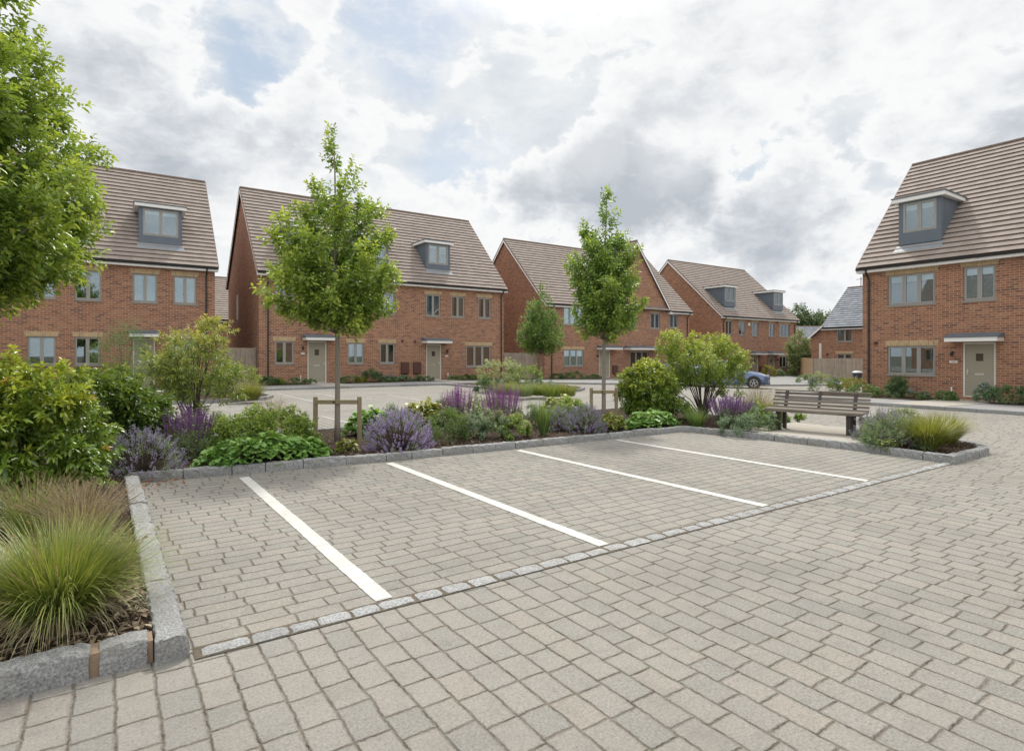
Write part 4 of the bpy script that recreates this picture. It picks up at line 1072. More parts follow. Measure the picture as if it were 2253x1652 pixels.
# ---- plant kinds
def shrub(name, label, cat, x, y, z, parts, leaf, n_shoot, k=8, ln=.07, wd=.4, spread=55, stem=.06, clumps=60, crad=.14, shell=.6, tipp=.5, shape='hq', stems=12, r0=.012, group=None, fold=.22, droop=.2, extra=None, twig='twig', flat=0.0):
    g = empty(name, (x, y, z)); tag(g, label, cat, group)
    Pc, Ac, r = crown_pts(parts, clumps, shell)
    P, A, i = clumpy(Pc, Ac, n_shoot, crad)
    ok = P[:, 2] > .01; P, A = P[ok], A[ok]
    hi = max(p[2]+p[5] for p in parts)
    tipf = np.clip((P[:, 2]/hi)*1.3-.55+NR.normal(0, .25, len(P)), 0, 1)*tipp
    PP, D, Ls, tp = shoots(P, A, k, spread, ln, stem, tipf)
    PP[:, 2] = np.maximum(PP[:, 2], .01)
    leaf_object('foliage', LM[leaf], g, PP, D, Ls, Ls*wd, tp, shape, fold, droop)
    if extra:
        m, frac = extra; s = NR.uniform(0, 1, len(P)) < frac
        if s.any():
            PP, D, Ls, tp = shoots(P[s]+A[s]*.03, A[s], k, spread*.8, ln*.9, stem, 0.5); leaf_object('young_foliage', LM[m], g, PP, D, Ls, Ls*wd, tp, shape, fold, droop)
    if stems:
        stems_obj('stems', M[twig], g, (0, 0, -.02), [tuple(q) for q in Pc[NR.choice(len(Pc), min(stems, len(Pc)), replace=False)]], r0)
    return g

def mound(name, label, cat, x, y, z, rx, h, leaf, ry=None, n=260, ln=.05, wd=.5, k=6, shape='hq', spread=60, flower=None, nfl=0, group=None, tipp=.5, stem=.04, crad=None, petal=.012):
    ry = ry or rx; g = empty(name, (x, y, z)); tag(g, label, cat, group)
    parts = [(0, 0, h*.12, rx, ry, h*.88)]
    Pc, Ac, r = crown_pts(parts, max(14, n//9), .72); ok = Pc[:, 2] > h*.05; Pc, Ac = Pc[ok], Ac[ok]
    P, A, i = clumpy(Pc, Ac, n, crad or min(rx, h)*.22); P[:, 2] = np.maximum(P[:, 2], .02)
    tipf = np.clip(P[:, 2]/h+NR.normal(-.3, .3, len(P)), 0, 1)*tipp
    PP, D, Ls, tp = shoots(P, A, k, spread, ln, stem, tipf); PP[:, 2] = np.maximum(PP[:, 2], .01)
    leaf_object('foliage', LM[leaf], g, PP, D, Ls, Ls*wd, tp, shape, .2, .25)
    if flower:
        s = NR.choice(np.where(P[:, 2] >= np.percentile(P[:, 2], 45))[0], nfl)
        PP, D, Ls, tp = shoots(P[s]+A[s]*.05, A[s]*.6+np.array([[0, 0, .7]]), 9, 65, petal, .05, .5); leaf_object('flowers', LM[flower], g, PP, D, Ls, Ls*.8, tp, 'lq', .3, 0)
    return g

def catmint(name, label, x, y, z, r, h, fl='lav', n=150, group=None, leaf='herb', sp=.11, ry=None):
    g = empty(name, (x, y, z)); tag(g, label, 'flowering plant', group)
    Pc, Ac, _ = crown_pts([(0, 0, h*.05, r*.86, (ry or r)*.86, h*.72)], 90, .5); ok = Pc[:, 2] > .01; P, A, _ = clumpy(Pc[ok], Ac[ok], 420, .06); P[:, 2] = np.maximum(P[:, 2], .01)
    PP, D, Ls, tp = shoots(P, A+np.array([[0, 0, .4]]), 6, 50, .028, .06, .4); leaf_object('foliage', LM[leaf], g, PP, D, Ls, Ls*.5, tp, 'lq', .2, .1)
    # arching spikes all over the dome
    az = NR.uniform(0, 2*np.pi, n); el = np.arccos(NR.uniform(.05, 1, n)); d = np.stack([np.cos(az)*np.sin(el), np.sin(az)*np.sin(el), np.cos(el)], 1)
    top = d*np.array([[r, ry or r, h]])*NR.uniform(.82, 1.08, (n, 1)); ax = unit(d*np.array([[1/r, 1/(ry or r), 1.2/h]])+np.array([[0, 0, .9]])+NR.normal(0, .12, (n, 3)))
    per = 30; t = NR.uniform(0, 1, (n, per)); ph = NR.uniform(0, 6.28, (n, per)); u = unit(np.cross(ax, np.array([[.3, .5, .1]]))); v = np.cross(ax, u)
    dirs = u[:, None]*np.cos(ph)[..., None]+v[:, None]*np.sin(ph)[..., None]
    P = (top-ax*sp)[:, None]+ax[:, None]*(t*sp)[..., None]+dirs*(.008*(1-.5*t))[..., None]
    P[..., 2] = np.maximum(P[..., 2], .01)
    leaf_object('flowers', LM[fl], g, P.reshape(-1, 3), (dirs+ax[:, None]*.5).reshape(-1, 3), .014*NR.uniform(.7, 1.4, n*per), .011, np.repeat(NR.uniform(0, 1, n), per), 'lq', .3, 0, None, 1.2)
    mb = MB()
    for i in range(n): mb.tube([(top[i, 0]*.15, top[i, 1]*.15, 0), tuple(top[i]*np.array([.7, .7, .62])), tuple(top[i]-ax[i]*sp), tuple(top[i])], [.003, .0025, .002, .001], 3, cap=False)
    mb.build('stems', M['twig'], g); return g

def salvia(name, label, x, y, z, r, h, fl='purple', n=70, group=None, ry=None, leaf='herb', sl=.2):
    g = empty(name, (x, y, z)); tag(g, label, 'flowering plant', group)
    Pc, Ac, _ = crown_pts([(0, 0, 0, r*.85, (ry or r)*.85, h*.55)], 60, .4); ok = Pc[:, 2] > .01; P, A, _ = clumpy(Pc[ok], Ac[ok], 300, .06); P[:, 2] = np.maximum(P[:, 2], .01)
    PP, D, Ls, tp = shoots(P, A+np.array([[0, 0, .8]]), 6, 45, .05, .08, .4); leaf_object('foliage', LM[leaf], g, PP, D, Ls, Ls*.38, tp, 'hq', .2, .15)
    spikes_mesh('flowers', LM[fl], g, n, r, h, -.1, sl, .014, 60, .014, (0, 0, 0), .22, M['twig'])
    return g

def grass(name, label, x, y, z, r, h, mat='sedge', n=900, w=.005, spread=1.0, group=None, curl=1.0, heads=0, headmat='brownfl', lean=(0, 0), base=.12, seg=6):
    g = empty(name, (x, y, z)); tag(g, label, 'sedge', group)
    blades_mesh('blades', LM[mat], g, n, base, h, spread, w, curl=curl, lean=lean, seg=seg)
    if heads:
        az = NR.uniform(0, 6.28, heads); rr = NR.uniform(0, 1, heads)**.6*r; top = np.stack([rr*np.cos(az)+lean[0]*.2, rr*np.sin(az)+lean[1]*.2, h*NR.uniform(.75, 1.15, heads)*(1-.25*(rr/r)**2)], 1)
        ax = unit(top*np.array([[1, 1, .9]])); per = 26; t = NR.uniform(0, 1, (heads, per)); P = top[:, None]+ax[:, None]*((t-.5)*.11)[..., None]
        Dd = unit(NR.normal(0, 1, (heads, per, 3)))*.5+ax[:, None]
        leaf_object('seed_heads', LM[headmat], g, P.reshape(-1, 3), Dd.reshape(-1, 3), .016, .004, .4, 'lq', .2, .1)
        mb = MB()
        for i in range(heads): mb.tube([(top[i, 0]*.1, top[i, 1]*.1, 0), tuple(top[i]*np.array([.45, .45, .6])), tuple(top[i])], [.0014, .0012, .0008], 3, cap=False)
        mb.build('stalks', M['straw'], g)
    return g

def tree(name, label, x, y, z, prof, trunk_r, leafmat, n_lat=46, lean=(0, 0), ln=.075, wd=.55, clump=.22, shoots_per=11, k=7, seed=1, shape='hq', top=None, elev=42, tipp=.8, mintop=.0, barkmat='bark', spread=58, dens=1.0, trunkwob=.03, group=None):
    g = empty(name, (x, y, z)); tag(g, label, 'tree', group)
    rs = random.Random(seed); zs = [p[0] for p in prof]; rsd = [p[1] for p in prof]
    zmin, zmax = zs[0], zs[-1]; T = top or zmax
    def pr(zz): return float(np.interp(zz, zs, rsd))
    def tr(zz):
        t_ = zz/T; return Vector((lean[0]*t_*t_+trunkwob*math.sin(zz*1.7+seed)*t_, lean[1]*t_*t_+trunkwob*math.cos(zz*1.3+seed)*t_, zz))
    trunk = MB(); n = 16; trunk.tube([tr(T*.985*i/n) if i else Vector((0, 0, -.05)) for i in range(n+1)], [trunk_r*(1.18 if i == 0 else 1)*(1-.9*(i/n)**.9)+.004 for i in range(n+1)], 10)
    C = []; AX = []
    zg = np.linspace(zmin, zmax, 60); wgt = np.array([pr(q)**1.5+.02 for q in zg]); cdf = np.cumsum(wgt); cdf /= cdf[-1]
    for i in range(n_lat):
        ze = float(np.interp((i+.5)/n_lat, cdf, zg)); az = i*2.39996+rs.uniform(-.35, .35); re = pr(ze)*rs.choice((.62, .8, .95, 1.0, 1.12, 1.2))*rs.uniform(.94, 1.05)
        zst = max(zmin-.05 if zmin > .3 else .3, ze-re*math.tan(R(elev))*rs.uniform(.7, 1.1)); zst = min(zst, ze-.02)
        a = tr(zst); e = tr(ze)+Vector((math.cos(az)*re, math.sin(az)*re, 0)); mid = a.lerp(e, .5)+Vector((0, 0, -re*.05))+Vector((rs.uniform(-.05, .05), rs.uniform(-.05, .05), rs.uniform(-.03, .05)))
        L_ = (e-a).length; rb = max(.006, min(trunk_r*.42, .010*L_+.004))
        trunk.tube([a, a.lerp(mid, .6), mid, mid.lerp(e, .55)+Vector((0, 0, .02)), e], [rb, rb*.8, rb*.6, rb*.4, rb*.15], 5)
        m = max(2, int(L_/(clump*.72)))
        for j in range(m):
            t_ = .30+.70*(j+1)/m if re > .35 else (j+1)/m
            c = (a.lerp(mid, t_*2) if t_ < .5 else mid.lerp(e, t_*2-1))
            sd = rs.uniform(-1, 1)*clump*1.0; pv = Vector((-math.sin(az), math.cos(az), 0))*sd+Vector((0, 0, rs.uniform(-.5, .8)*clump))
            C.append(c+pv); AX.append(((e-a).normalized()*.8+pv*1.2+Vector((0, 0, .35))).normalized())
            if rs.random() < .6 and L_ > .5: trunk.tube([c, c+pv*.6, c+pv], [.005, .004, .002], 4)
    # leader
    zt = zmax-.1
    while zt < T+.02: C.append(tr(min(zt, T))+Vector((rs.uniform(-.05, .05), rs.uniform(-.05, .05), 0))); AX.append(Vector((rs.uniform(-.4, .4), rs.uniform(-.4, .4), 1)).normalized()); zt += .12
    trunk.build('trunk', M[barkmat], g, smooth=True)
    C = np.array([tuple(c) for c in C]); AX = np.array([tuple(c) for c in AX])
    ns = int(len(C)*shoots_per*dens)
    P, A, i = clumpy(C, AX, ns, clump)
    rad = np.hypot(P[:, 0], P[:, 1])/np.maximum(np.interp(P[:, 2], zs, rsd), .1)
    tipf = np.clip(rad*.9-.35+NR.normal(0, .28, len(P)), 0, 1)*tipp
    PP, D, Ls, tp = shoots(P, A, k, spread, ln, ln*1.3, tipf)
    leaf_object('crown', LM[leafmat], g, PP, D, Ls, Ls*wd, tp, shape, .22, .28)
    return g

def px2m(D): return D/FP

# ---- trees
x, y, D = at(742, 968)
s = px2m(D)*1.0
tree('staked_tree', 'taller young tree with broad lime green crown, left of the two staked trees', x, y, .09,
     [(2.0, .15), (2.12, .60), (2.4, .92), (2.8, 1.06), (3.25, 1.06), (3.6, .88), (4.0, .78), (4.35, .66), (4.6, .36), (4.9, .30), (5.15, .24), (5.35, .05)], .05, 'tree', 46, (-.10, -.05), .100, .54, .135, 8, 6, seed=12, top=5.5, dens=.92, elev=48)
x, y, D = at(1328, 928)
tree('staked_tree', 'slimmer upright green tree on the right of the two staked trees', x, y, .09,
     [(1.95, .15), (2.15, .58), (2.6, .80), (3.1, .86), (3.6, .78), (4.0, .66), (4.35, .52), (4.6, .30), (4.9, .22), (5.15, .05)], .05, 'tree2', 46, (.05, -.03), .105, .54, .14, 8, 6, seed=17, top=5.28, dens=.92, elev=54)
x, y = atD(-160, 7.1)
tree('garden_tree', 'large leafy tree cut off by the left edge of the photo', x, y, .08,
     [(2.25, .6), (2.45, 1.2), (2.8, 1.50), (3.3, 1.70), (3.7, 1.66), (4.1, 1.38), (4.5, 1.50), (4.9, 1.28), (5.3, 1.08), (5.9, 1.0), (6.4, .85), (7.0, .5), (7.5, .2)], .10, 'tree', 105, (0, 0), .105, .46, .19, 10, 7, seed=5, top=7.6, elev=38, dens=1.0)
x, y = atD(1190, 30)
tree('small_tree', 'small round-topped tree in the planting island before the second fence', x, y, .1,
     [(1.65, .3), (2.0, .95), (2.6, 1.2), (3.2, 1.05), (3.9, .65), (4.6, .35), (5.0, .08)], .05, 'tree3', 46, (0, 0), .10, .6, .26, 12, 6, seed=4, shape='lq', top=5.05, tipp=.5, dens=1.2)
x, y = atD(1757, 52)
tree('small_tree', 'slim bright green tree beside the farthest row house', x, y, -.35, [(.6, .3), (1.2, .75), (2, .9), (3, .75), (3.9, .3), (4.2, .1)], .05, 'olive', 40, (0, 0), .16, .6, .3, 10, 6, seed=6, shape='lq', top=4.2)
for i, (px, D, zt, r_, lab) in enumerate(((1712, 108, 8.6, 4.2, 'distant tree showing just above the end of the farthest row house'), (1757, 100, 10.0, 3.6, 'taller rounded distant tree on the skyline beside the farthest row house'), (1800, 112, 9.6, 4.2, 'distant tree on the skyline next to the slate roofed house'), (1828, 98, 8.3, 2.6, 'lowest distant tree half hidden by the slate roof'))):
    x, y = atD(px, D); tree('distant_tree', lab, x, y, -.35, [(1.5, r_*.6), (zt*.4, r_), (zt*.7, r_*.95), (zt*.9, r_*.6), (zt, r_*.15)], .2, 'far', 60, (0, 0), .5, .7, .8, 9, 5, seed=20+i, shape='lq', top=zt, tipp=.3, group='trees on the skyline')

# ---- tree stakes
def stake_frame(label, x, y, w, ang, h):
    g = empty('tree_stake', (x, y, .09), ang); tag(g, label, 'tree stake')
    for s_ in (-1, 1):
        mb = MB(); mb.cbox(s_*w/2-.035, s_*w/2+.035, -.035, .035, -.05, h, .008); mb.build('post', M['stake'], g)
    mb = MB(); mb.cbox(-w/2+.03, w/2-.03, -.068, -.0355, h-.13, h-.055, .005); mb.build('crossbar', M['rail'], g)
    mb = MB(); mb.tube([(-.06, -.075, h-.09), (-.04, -.09, h-.09), (.0, -.03, h-.085)], .012, 6); mb.lathe([(.06, -.03), (.066, 0), (.06, .03)], 14, (0, 0, h-.09)); mb.build('tree_tie', M['black'], g)
xt, yt, D = at(742, 968); stake_frame('wooden stake frame round the trunk of the taller staked tree', xt, yt, .80, R(-34), .80)
xt, yt, D = at(1328, 928); stake_frame('wooden stake frame round the trunk of the slimmer staked tree', xt, yt, .58, R(-34), .80)

# ---- near left bed
x, y, D = at(132, 1368)
g = grass('sedge_clump', 'big green clump of ornamental grass in the front left corner bed', x, y, .08, .5, .54, 'sedge', 3600, .0072, 1.22, curl=1.1, base=.13, seg=7, heads=40)
blades_mesh('dry_blades', LM['wisp'], g, 900, .16, .36, 1.5, .005, curl=1.5, seg=6)
x, y, D = at(178, 1175); grass('sedge_clump', 'brown flowering grass clump just behind the big green one', x, y, .08, .46, .40, 'wisp', 520, .004, 1.2, heads=260, base=.2, curl=.8)
x, y, D = at(75, 1165); grass('sedge_clump', 'pale feathery grass between the big laurel and the corner clump at the left edge', x, y, .08, .45, .45, 'sedge', 700, .004, 1.2, heads=120, base=.2, curl=.9)
x, y = atD(48, 6.6)
shrub('laurel_shrub', 'large glossy yellow-green evergreen shrub with some orange leaves at the left edge', 'shrub', x, y, .08,
      [(0, 0, .70, .84, .8, .80), (-.55, .2, .85, .8, .75, .80), (.24, -.2, .52, .60, .55, .52)], 'laurel', 2600, 8, .105, .42, 58, .07, 230, .17, .66, 1.0, stems=26, r0=.015, extra=('orange', .007))
x, y = atD(238, 8.6)
shrub('laurel_shrub', 'darker evergreen shrub between the big glossy one and the slender multi-stemmed shrub', 'shrub', x, y, .08, [(0, 0, .7, .66, .62, .64), (.30, .1, .55, .44, .44, .46)], 'laurel2', 1500, 7, .11, .42, 58, .07, 150, .16, .65, .6, stems=20)
x, y, D = at(425, 945)
shrub('multi_stem_shrub', 'slender multi-stemmed shrub with loose foliage before the left houses', 'shrub', x, y, .08,
      [(0, 0, 1.45, .80, .75, .62), (.30, 0, 2.0, .42, .42, .42), (-.40, .1, 1.15, .45, .5, .42), (.55, .1, 1.05, .4, .4, .4), (-.1, -.1, .7, .45, .4, .35)], 'amel', 1050, 8, .095, .38, 62, .12, 120, .19, .35, 1.0, stems=26, r0=.014)
x, y = atD(270, 20.5)
shrub('feathery_shrub', 'dull green feathery shrub standing before the door of the leftmost house', 'shrub', x, y, .1, [(0, 0, 1.5, .85, .8, 1.0), (.1, 0, 2.2, .4, .4, .45)], 'dull', 900, 9, .08, .2, 40, .2, 80, .25, .3, .4, shape='lq', stems=16)
x, y = atD(515, 22.5); shrub('variegated_shrub', 'pale lime bush on the left island beside the timber fence', 'shrub', x, y, .1, [(0, 0, .5, .9, .8, .75)], 'lime', 600, 7, .09, .45, 55, .08, 60, .2, .7, .6, shape='lq', stems=8)
x, y, D = at(548, 880, .1); grass('sedge_clump', 'pale green grass clump at the rounded end of the left island', x, y, .1, .7, .62, 'sedgel', 1200, .010, 1.2, heads=80, base=.3)
x, y = atD(455, 23); shrub('rounded_shrub', 'low dark shrub on the left island behind the slender shrub', 'shrub', x, y, .1, [(0, 0, .35, .9, .7, .5)], 'box', 500, 7, .08, .45, 55, .08, 50, .2, .7, .5, shape='lq', stems=6)

def pxplant(fn, px, py, **kw): 
    x, y, D = at(px, py); return fn, x, y, D
x, y, D = at(312, 1035); catmint('catmint', 'greyish lavender-blue catmint at the left end of the main bed, next to the glossy shrub', x, y, .08, .54, .62, 'laveg', 260, leaf='herb')
x, y, D = at(412, 1005); salvia('salvia', 'dark purple salvia spikes behind the leftmost catmint', x, y, .08, .42, .80, 'purpled', 120)
x, y, D = at(582, 990); mound('box_hedge', 'long low clipped green hedge mound left of the tall staked tree', 'shrub', x, y, .08, .86, .68, 'box', .55, 2600, .048, .5, 7, spread=55, tipp=.9)
x, y, D = at(600, 945); grass('sedge_clump', 'wispy straw-coloured grass behind the low green hedge mound', x, y, .08, .5, .62, 'wisp', 500, .003, .9, heads=120, base=.3)
x, y, D = at(585, 1012)
def leafy(name, label, x, y, z, rx, ry, h, mat, n, ln=.09):
    g = empty(name, (x, y, z)); tag(g, label, 'leafy plant')
    u = NR.uniform(-1, 1, (n*2, 2)); u = u[(u**2).sum(1) < 1][:n]; m = len(u); hz = h*np.sqrt(np.maximum(0, 1-(u**2).sum(1)))*NR.uniform(.7, 1.05, m)
    # lumpy top
    hz *= .82+.18*np.sin(u[:, 0]*9+1)*np.cos(u[:, 1]*6)
    P = np.stack([u[:, 0]*rx, u[:, 1]*ry, np.maximum(hz, .03)], 1); out = np.stack([u[:, 0], u[:, 1], np.full(m, .25)], 1)+NR.normal(0, .5, (m, 3)); out[:, 2] *= .4
    leaf_object('foliage', LM[mat], g, P, out, ln*NR.uniform(.7, 1.2, m), ln*1.0*NR.uniform(.8, 1.1, m), np.clip(hz/h*.9+NR.normal(-.2, .3, m), 0, 1), 'lobe', .2, .35, None, .28)
    mb = MB()
    for i in range(0, m, 3): mb.tube([(P[i, 0]*.55, P[i, 1]*.55, 0), tuple(P[i]*np.array([.9, .9, .6])), tuple(P[i])], [.003, .0025, .002], 3, cap=False)
    mb.build('stems', M['twig'], g); return g
leafy('hardy_geranium', 'broad carpet of bright green lobed leaves along the kerb left of the tall staked tree', x, y, .08, .92, .36, .42, 'geran', 1100, .10)
x, y, D = at(763, 990); leafy('hardy_geranium', 'small lime green leafy plant at the foot of the tall staked tree', x, y, .08, .17, .16, .24, 'lime', 150, .06)
x, y, D = at(876, 985); catmint('catmint', 'largest lilac catmint, right of the tall staked tree', x, y, .08, .62, .72, 'lav', 460)
x, y, D = at(815, 955); leafy('leafy_perennial', 'green leafy perennial behind the largest lilac catmint', x, y, .08, .5, .34, .58, 'geran', 420, .11)
x, y, D = at(935, 935); leafy('leafy_perennial', 'pale green leafy mound between the largest catmint and the bright purple spikes', x, y, .08, .65, .4, .62, 'lime', 560, .10)
x, y, D = at(983, 968); mound('ferny_perennial', 'feathery green clump right beside the largest lilac catmint', 'leafy plant', x, y, .08, .36, .50, 'blade', None, 520, .085, .14, 8, spread=35, stem=.1)
x, y, D = at(1040, 965); mound('sage_clump', 'small grey-green sage clump below the left bright purple spikes', 'leafy plant', x, y, .08, .30, .46, 'silver', None, 330, .05, .4, 7, flower='pink', nfl=40)
x, y, D = at(1008, 940); salvia('salvia', 'left one of the two tall bright purple salvia clumps between the staked trees', x, y, .08, .46, .92, 'purple', 130, sl=.34)
x, y, D = at(1103, 940); salvia('salvia', 'right one of the two tall bright purple salvia clumps between the staked trees', x, y, .08, .54, .94, 'purple', 160, sl=.34)
x, y, D = at(1085, 962); mound('astrantia', 'dusty pink flowering clump below the right bright purple spikes', 'flowering plant', x, y, .08, .36, .52, 'herb', None, 420, .055, .4, 7, flower='pink', nfl=200)
x, y, D = at(1130, 962); mound('astrantia', 'green clump with pinkish flower heads near the kerb, left of the strappy leaves', 'flowering plant', x, y, .08, .30, .46, 'box', None, 380, .055, .45, 7, flower='pink', nfl=150)
x, y, D = at(1195, 955); grass('crocosmia', 'fan of stiff sword-shaped green leaves right of the purple spikes', x, y, .08, .3, .62, 'blade', 190, .020, .70, curl=.25, base=.06)
x, y, D = at(1238, 910); leafy('leafy_perennial', 'lime green spreading plant behind the sword-shaped leaves', x, y, .08, .75, .4, .55, 'lime', 620, .09)
x, y, D = at(1228, 945); catmint('catmint', 'small grey-blue catmint directly right of the sword-shaped leaves', x, y, .08, .32, .56, 'laveg', 130)
x, y, D = at(1284, 948); catmint('catmint', 'rounded grey-lilac catmint left of the slimmer staked tree', x, y, .08, .48, .58, 'laveg', 300)
x, y, D = at(1345, 945); leafy('leafy_perennial', 'small lime green clump at the foot of the slimmer staked tree', x, y, .08, .30, .25, .42, 'lime', 260, .07)
x, y, D = at(1425, 925); shrub('rounded_shrub', 'dense rounded evergreen shrub right of the slimmer staked tree', 'shrub', x, y, .08, [(0, 0, .72, .72, .68, .66), (-.15, 0, 1.0, .5, .5, .42)], 'laurel', 2600, 7, .078, .45, 58, .05, 210, .13, .66, .9, stems=24)
x, y, D = at(1432, 938); leafy('hardy_geranium', 'low green ground cover in front of the dense rounded evergreen shrub', x, y, .08, .75, .34, .42, 'geran', 600, .09)
x, y, D = at(1546, 918)
shrub('multi_stem_shrub', 'open bright yellow-green shrub on bare stems, left of the bench', 'shrub', x, y, .08,
      [(-.05, 0, 1.45, 1.15, .9, .60), (-.6, .3, 1.75, .5, .45, .45), (.15, -.1, 1.95, .45, .4, .36), (.72, -.40, 1.4, .45, .42, .48), (-.75, .4, 1.0, .42, .4, .35), (.65, -.3, .9, .5, .4, .38)], 'acer', 1700, 8, .088, .36, 62, .10, 120, .15, .45, 1.0, stems=34, r0=.016)
x, y, D = at(1532, 938); grass('sedge_clump', 'green grass tuft under the open yellow-green shrub', x, y, .08, .35, .42, 'blade', 800, .004, 1.1, base=.12)
x, y, D = at(1480, 925); mound('leafy_filler', 'dark green low growth between the rounded shrub and the grass tuft', 'leafy plant', x, y, .08, .5, .5, 'box', None, 800, .05, .45, 7)
x, y, D = at(1608, 938); salvia('salvia', 'purple salvia spikes between the open shrub and the bench', x, y, .08, .62, .70, 'purpled', 190, sl=.24)
x, y, D = at(1622, 950); mound('artemisia', 'silvery grey-green plant at the kerb in front of the salvia near the bench', 'leafy plant', x, y, .08, .30, .42, 'silver', None, 330, .05, .3, 7, stem=.07)
x, y, D = at(1668, 946); mound('leafy_filler', 'mid green perennial clump against the left end of the bench', 'leafy plant', x, y, .08, .38, .44, 'herb', None, 460, .055, .4, 7)
x, y = atD(1728, 13.6); mound('leafy_filler', 'green low plant seen under the bench seat', 'leafy plant', x, y, .08, .45, .30, 'box', None, 320, .05, .45, 7)
x, y = atD(1668, 14.4); grass('sedge_clump', 'pale straw coloured feathery grass behind the left end of the bench', x, y, .08, .5, .72, 'wisp', 800, .004, 1.0, heads=160, base=.22)
x, y = atD(1690, 14.0); mound('leafy_filler', 'bright lime mound behind the left end of the bench', 'leafy plant', x, y, .08, .35, .48, 'lime', None, 260, .05, .45, 7)
x, y = atD(1948, 10.3); catmint('heather_clump', 'straggly clump with pale mauve flower spikes to the right of the bench', x, y, .08, .56, .66, 'laveg', 240, leaf='olive', sp=.14)
x, y = atD(1968, 9.95); mound('ferny_perennial', 'feathery green plant at the kerb between bench and bright grass', 'leafy plant', x, y, .08, .44, .46, 'herb', None, 900, .065, .2, 8, spread=40, stem=.08, flower='pink', nfl=60)
x, y = atD(1950, 9.75); leafy('leafy_perennial', 'tiny yellow-green leafy plant at the kerb in front of the mauve flowered clump', x, y, .08, .18, .15, .2, 'lime', 110, .05)
x, y = atD(2042, 9.62); grass('sedge_clump', 'bright lime grass clump nearest the rounded end of the kerb', x, y, .08, .5, .56, 'sedgel', 1900, .0085, 1.25, base=.11, curl=1.05, heads=14)
x, y = atD(2082, 10.25); grass('sedge_clump', 'second lime grass clump half hidden behind the bright one', x, y, .08, .5, .54, 'sedgel', 1400, .0085, 1.2, base=.11, curl=1.0)

for (px, py, r_, h_, lf, lab) in ((1058, 925, .55, .55, 'box', 'dark green foliage filling the gap behind the two bright purple clumps'), (985, 930, .4, .5, 'herb', 'green foliage just left of the bright purple clumps'),
        (1160, 938, .42, .5, 'herb', 'soft green foliage left of the sword-shaped leaves'), (385, 985, .5, .55, 'laurel2', 'dark green foliage behind the leftmost catmint'), (478, 985, .4, .55, 'olive', 'yellow-green foliage between the dark purple spikes and the low hedge mound'),
        (1255, 925, .45, .5, 'box', 'green foliage behind the rounded grey-lilac catmint'), (860, 955, .5, .5, 'herb', 'green foliage hugging the back of the largest lilac catmint'), (1645, 930, .45, .5, 'box', 'dark green foliage between the salvia and the bench'),
        (1930, 965, .34, .42, 'blade', 'green foliage under the mauve flowered clump by the bench'), (1990, 960, .42, .5, 'olive', 'green foliage between the mauve flowered clump and the lime grass')):
    x, y, D = at(px, py); mound('leafy_filler', lab, 'leafy plant', x, y, .08, r_, h_, lf, None, 520, .06, .38, 7, stem=.06)
# ---- centre island
x, y = atD(1102, 26); shrub('variegated_shrub', 'big cream variegated bush in the middle island', 'shrub', x, y, .1, [(0, 0, .75, 1.0, .9, .62), (-.1, 0, .3, 1.1, 1, .35)], 'varieg', 900, 7, .09, .5, 58, .07, 90, .2, .75, .9, shape='lq', stems=6)
x, y = atD(1083, 25.2); mound('leafy_filler', 'dark green shrub in front of the variegated bush in the middle island', 'shrub', x, y, .1, .9, .55, 'dark', None, 500, .08, .4, 6, 'lq')
x, y = atD(1162, 26.5); shrub('rounded_shrub', 'dark green rounded shrub next to the variegated bush in the middle island', 'shrub', x, y, .1, [(0, 0, .4, .8, .7, .6)], 'box', 500, 7, .08, .45, 55, .06, 60, .2, .7, .6, shape='lq', stems=4)
x, y = atD(1130, 24); mound('golden_flowers', 'low golden yellow flower clump in the middle island', 'flowering plant', x, y, .1, .45, .42, 'gold', None, 220, .06, .5, 6, 'lq')
GI = 'grass tufts along the front of the middle island'
for i, (px, D, m, lab) in enumerate(((1110, 22.6, 'sedge', 'leftmost grass tuft in the middle island, below the golden flowers'), (1150, 21.8, 'olive', 'second grass tuft from the left along the middle island kerb'),
        (1185, 22.4, 'sedge', 'grass tuft in the middle island under the small tree'), (1215, 21.6, 'sedge', 'yellowish grass tuft right of the small tree in the middle island'), (1245, 21.9, 'sedgel', 'rightmost and yellowest grass tuft at the tip of the middle island'))):
    x, y = atD(px, D); grass('sedge_clump', lab, x, y, .1, .45, .5, m, 700, .010, 1.0, GI, base=.35)
x, y = atD(1190, 24.5); mound('sage_clump', 'grey-green low clump behind the grass tufts in the middle island', 'leafy plant', x, y, .1, .8, .5, 'silver', None, 350, .07, .4, 6, 'lq')

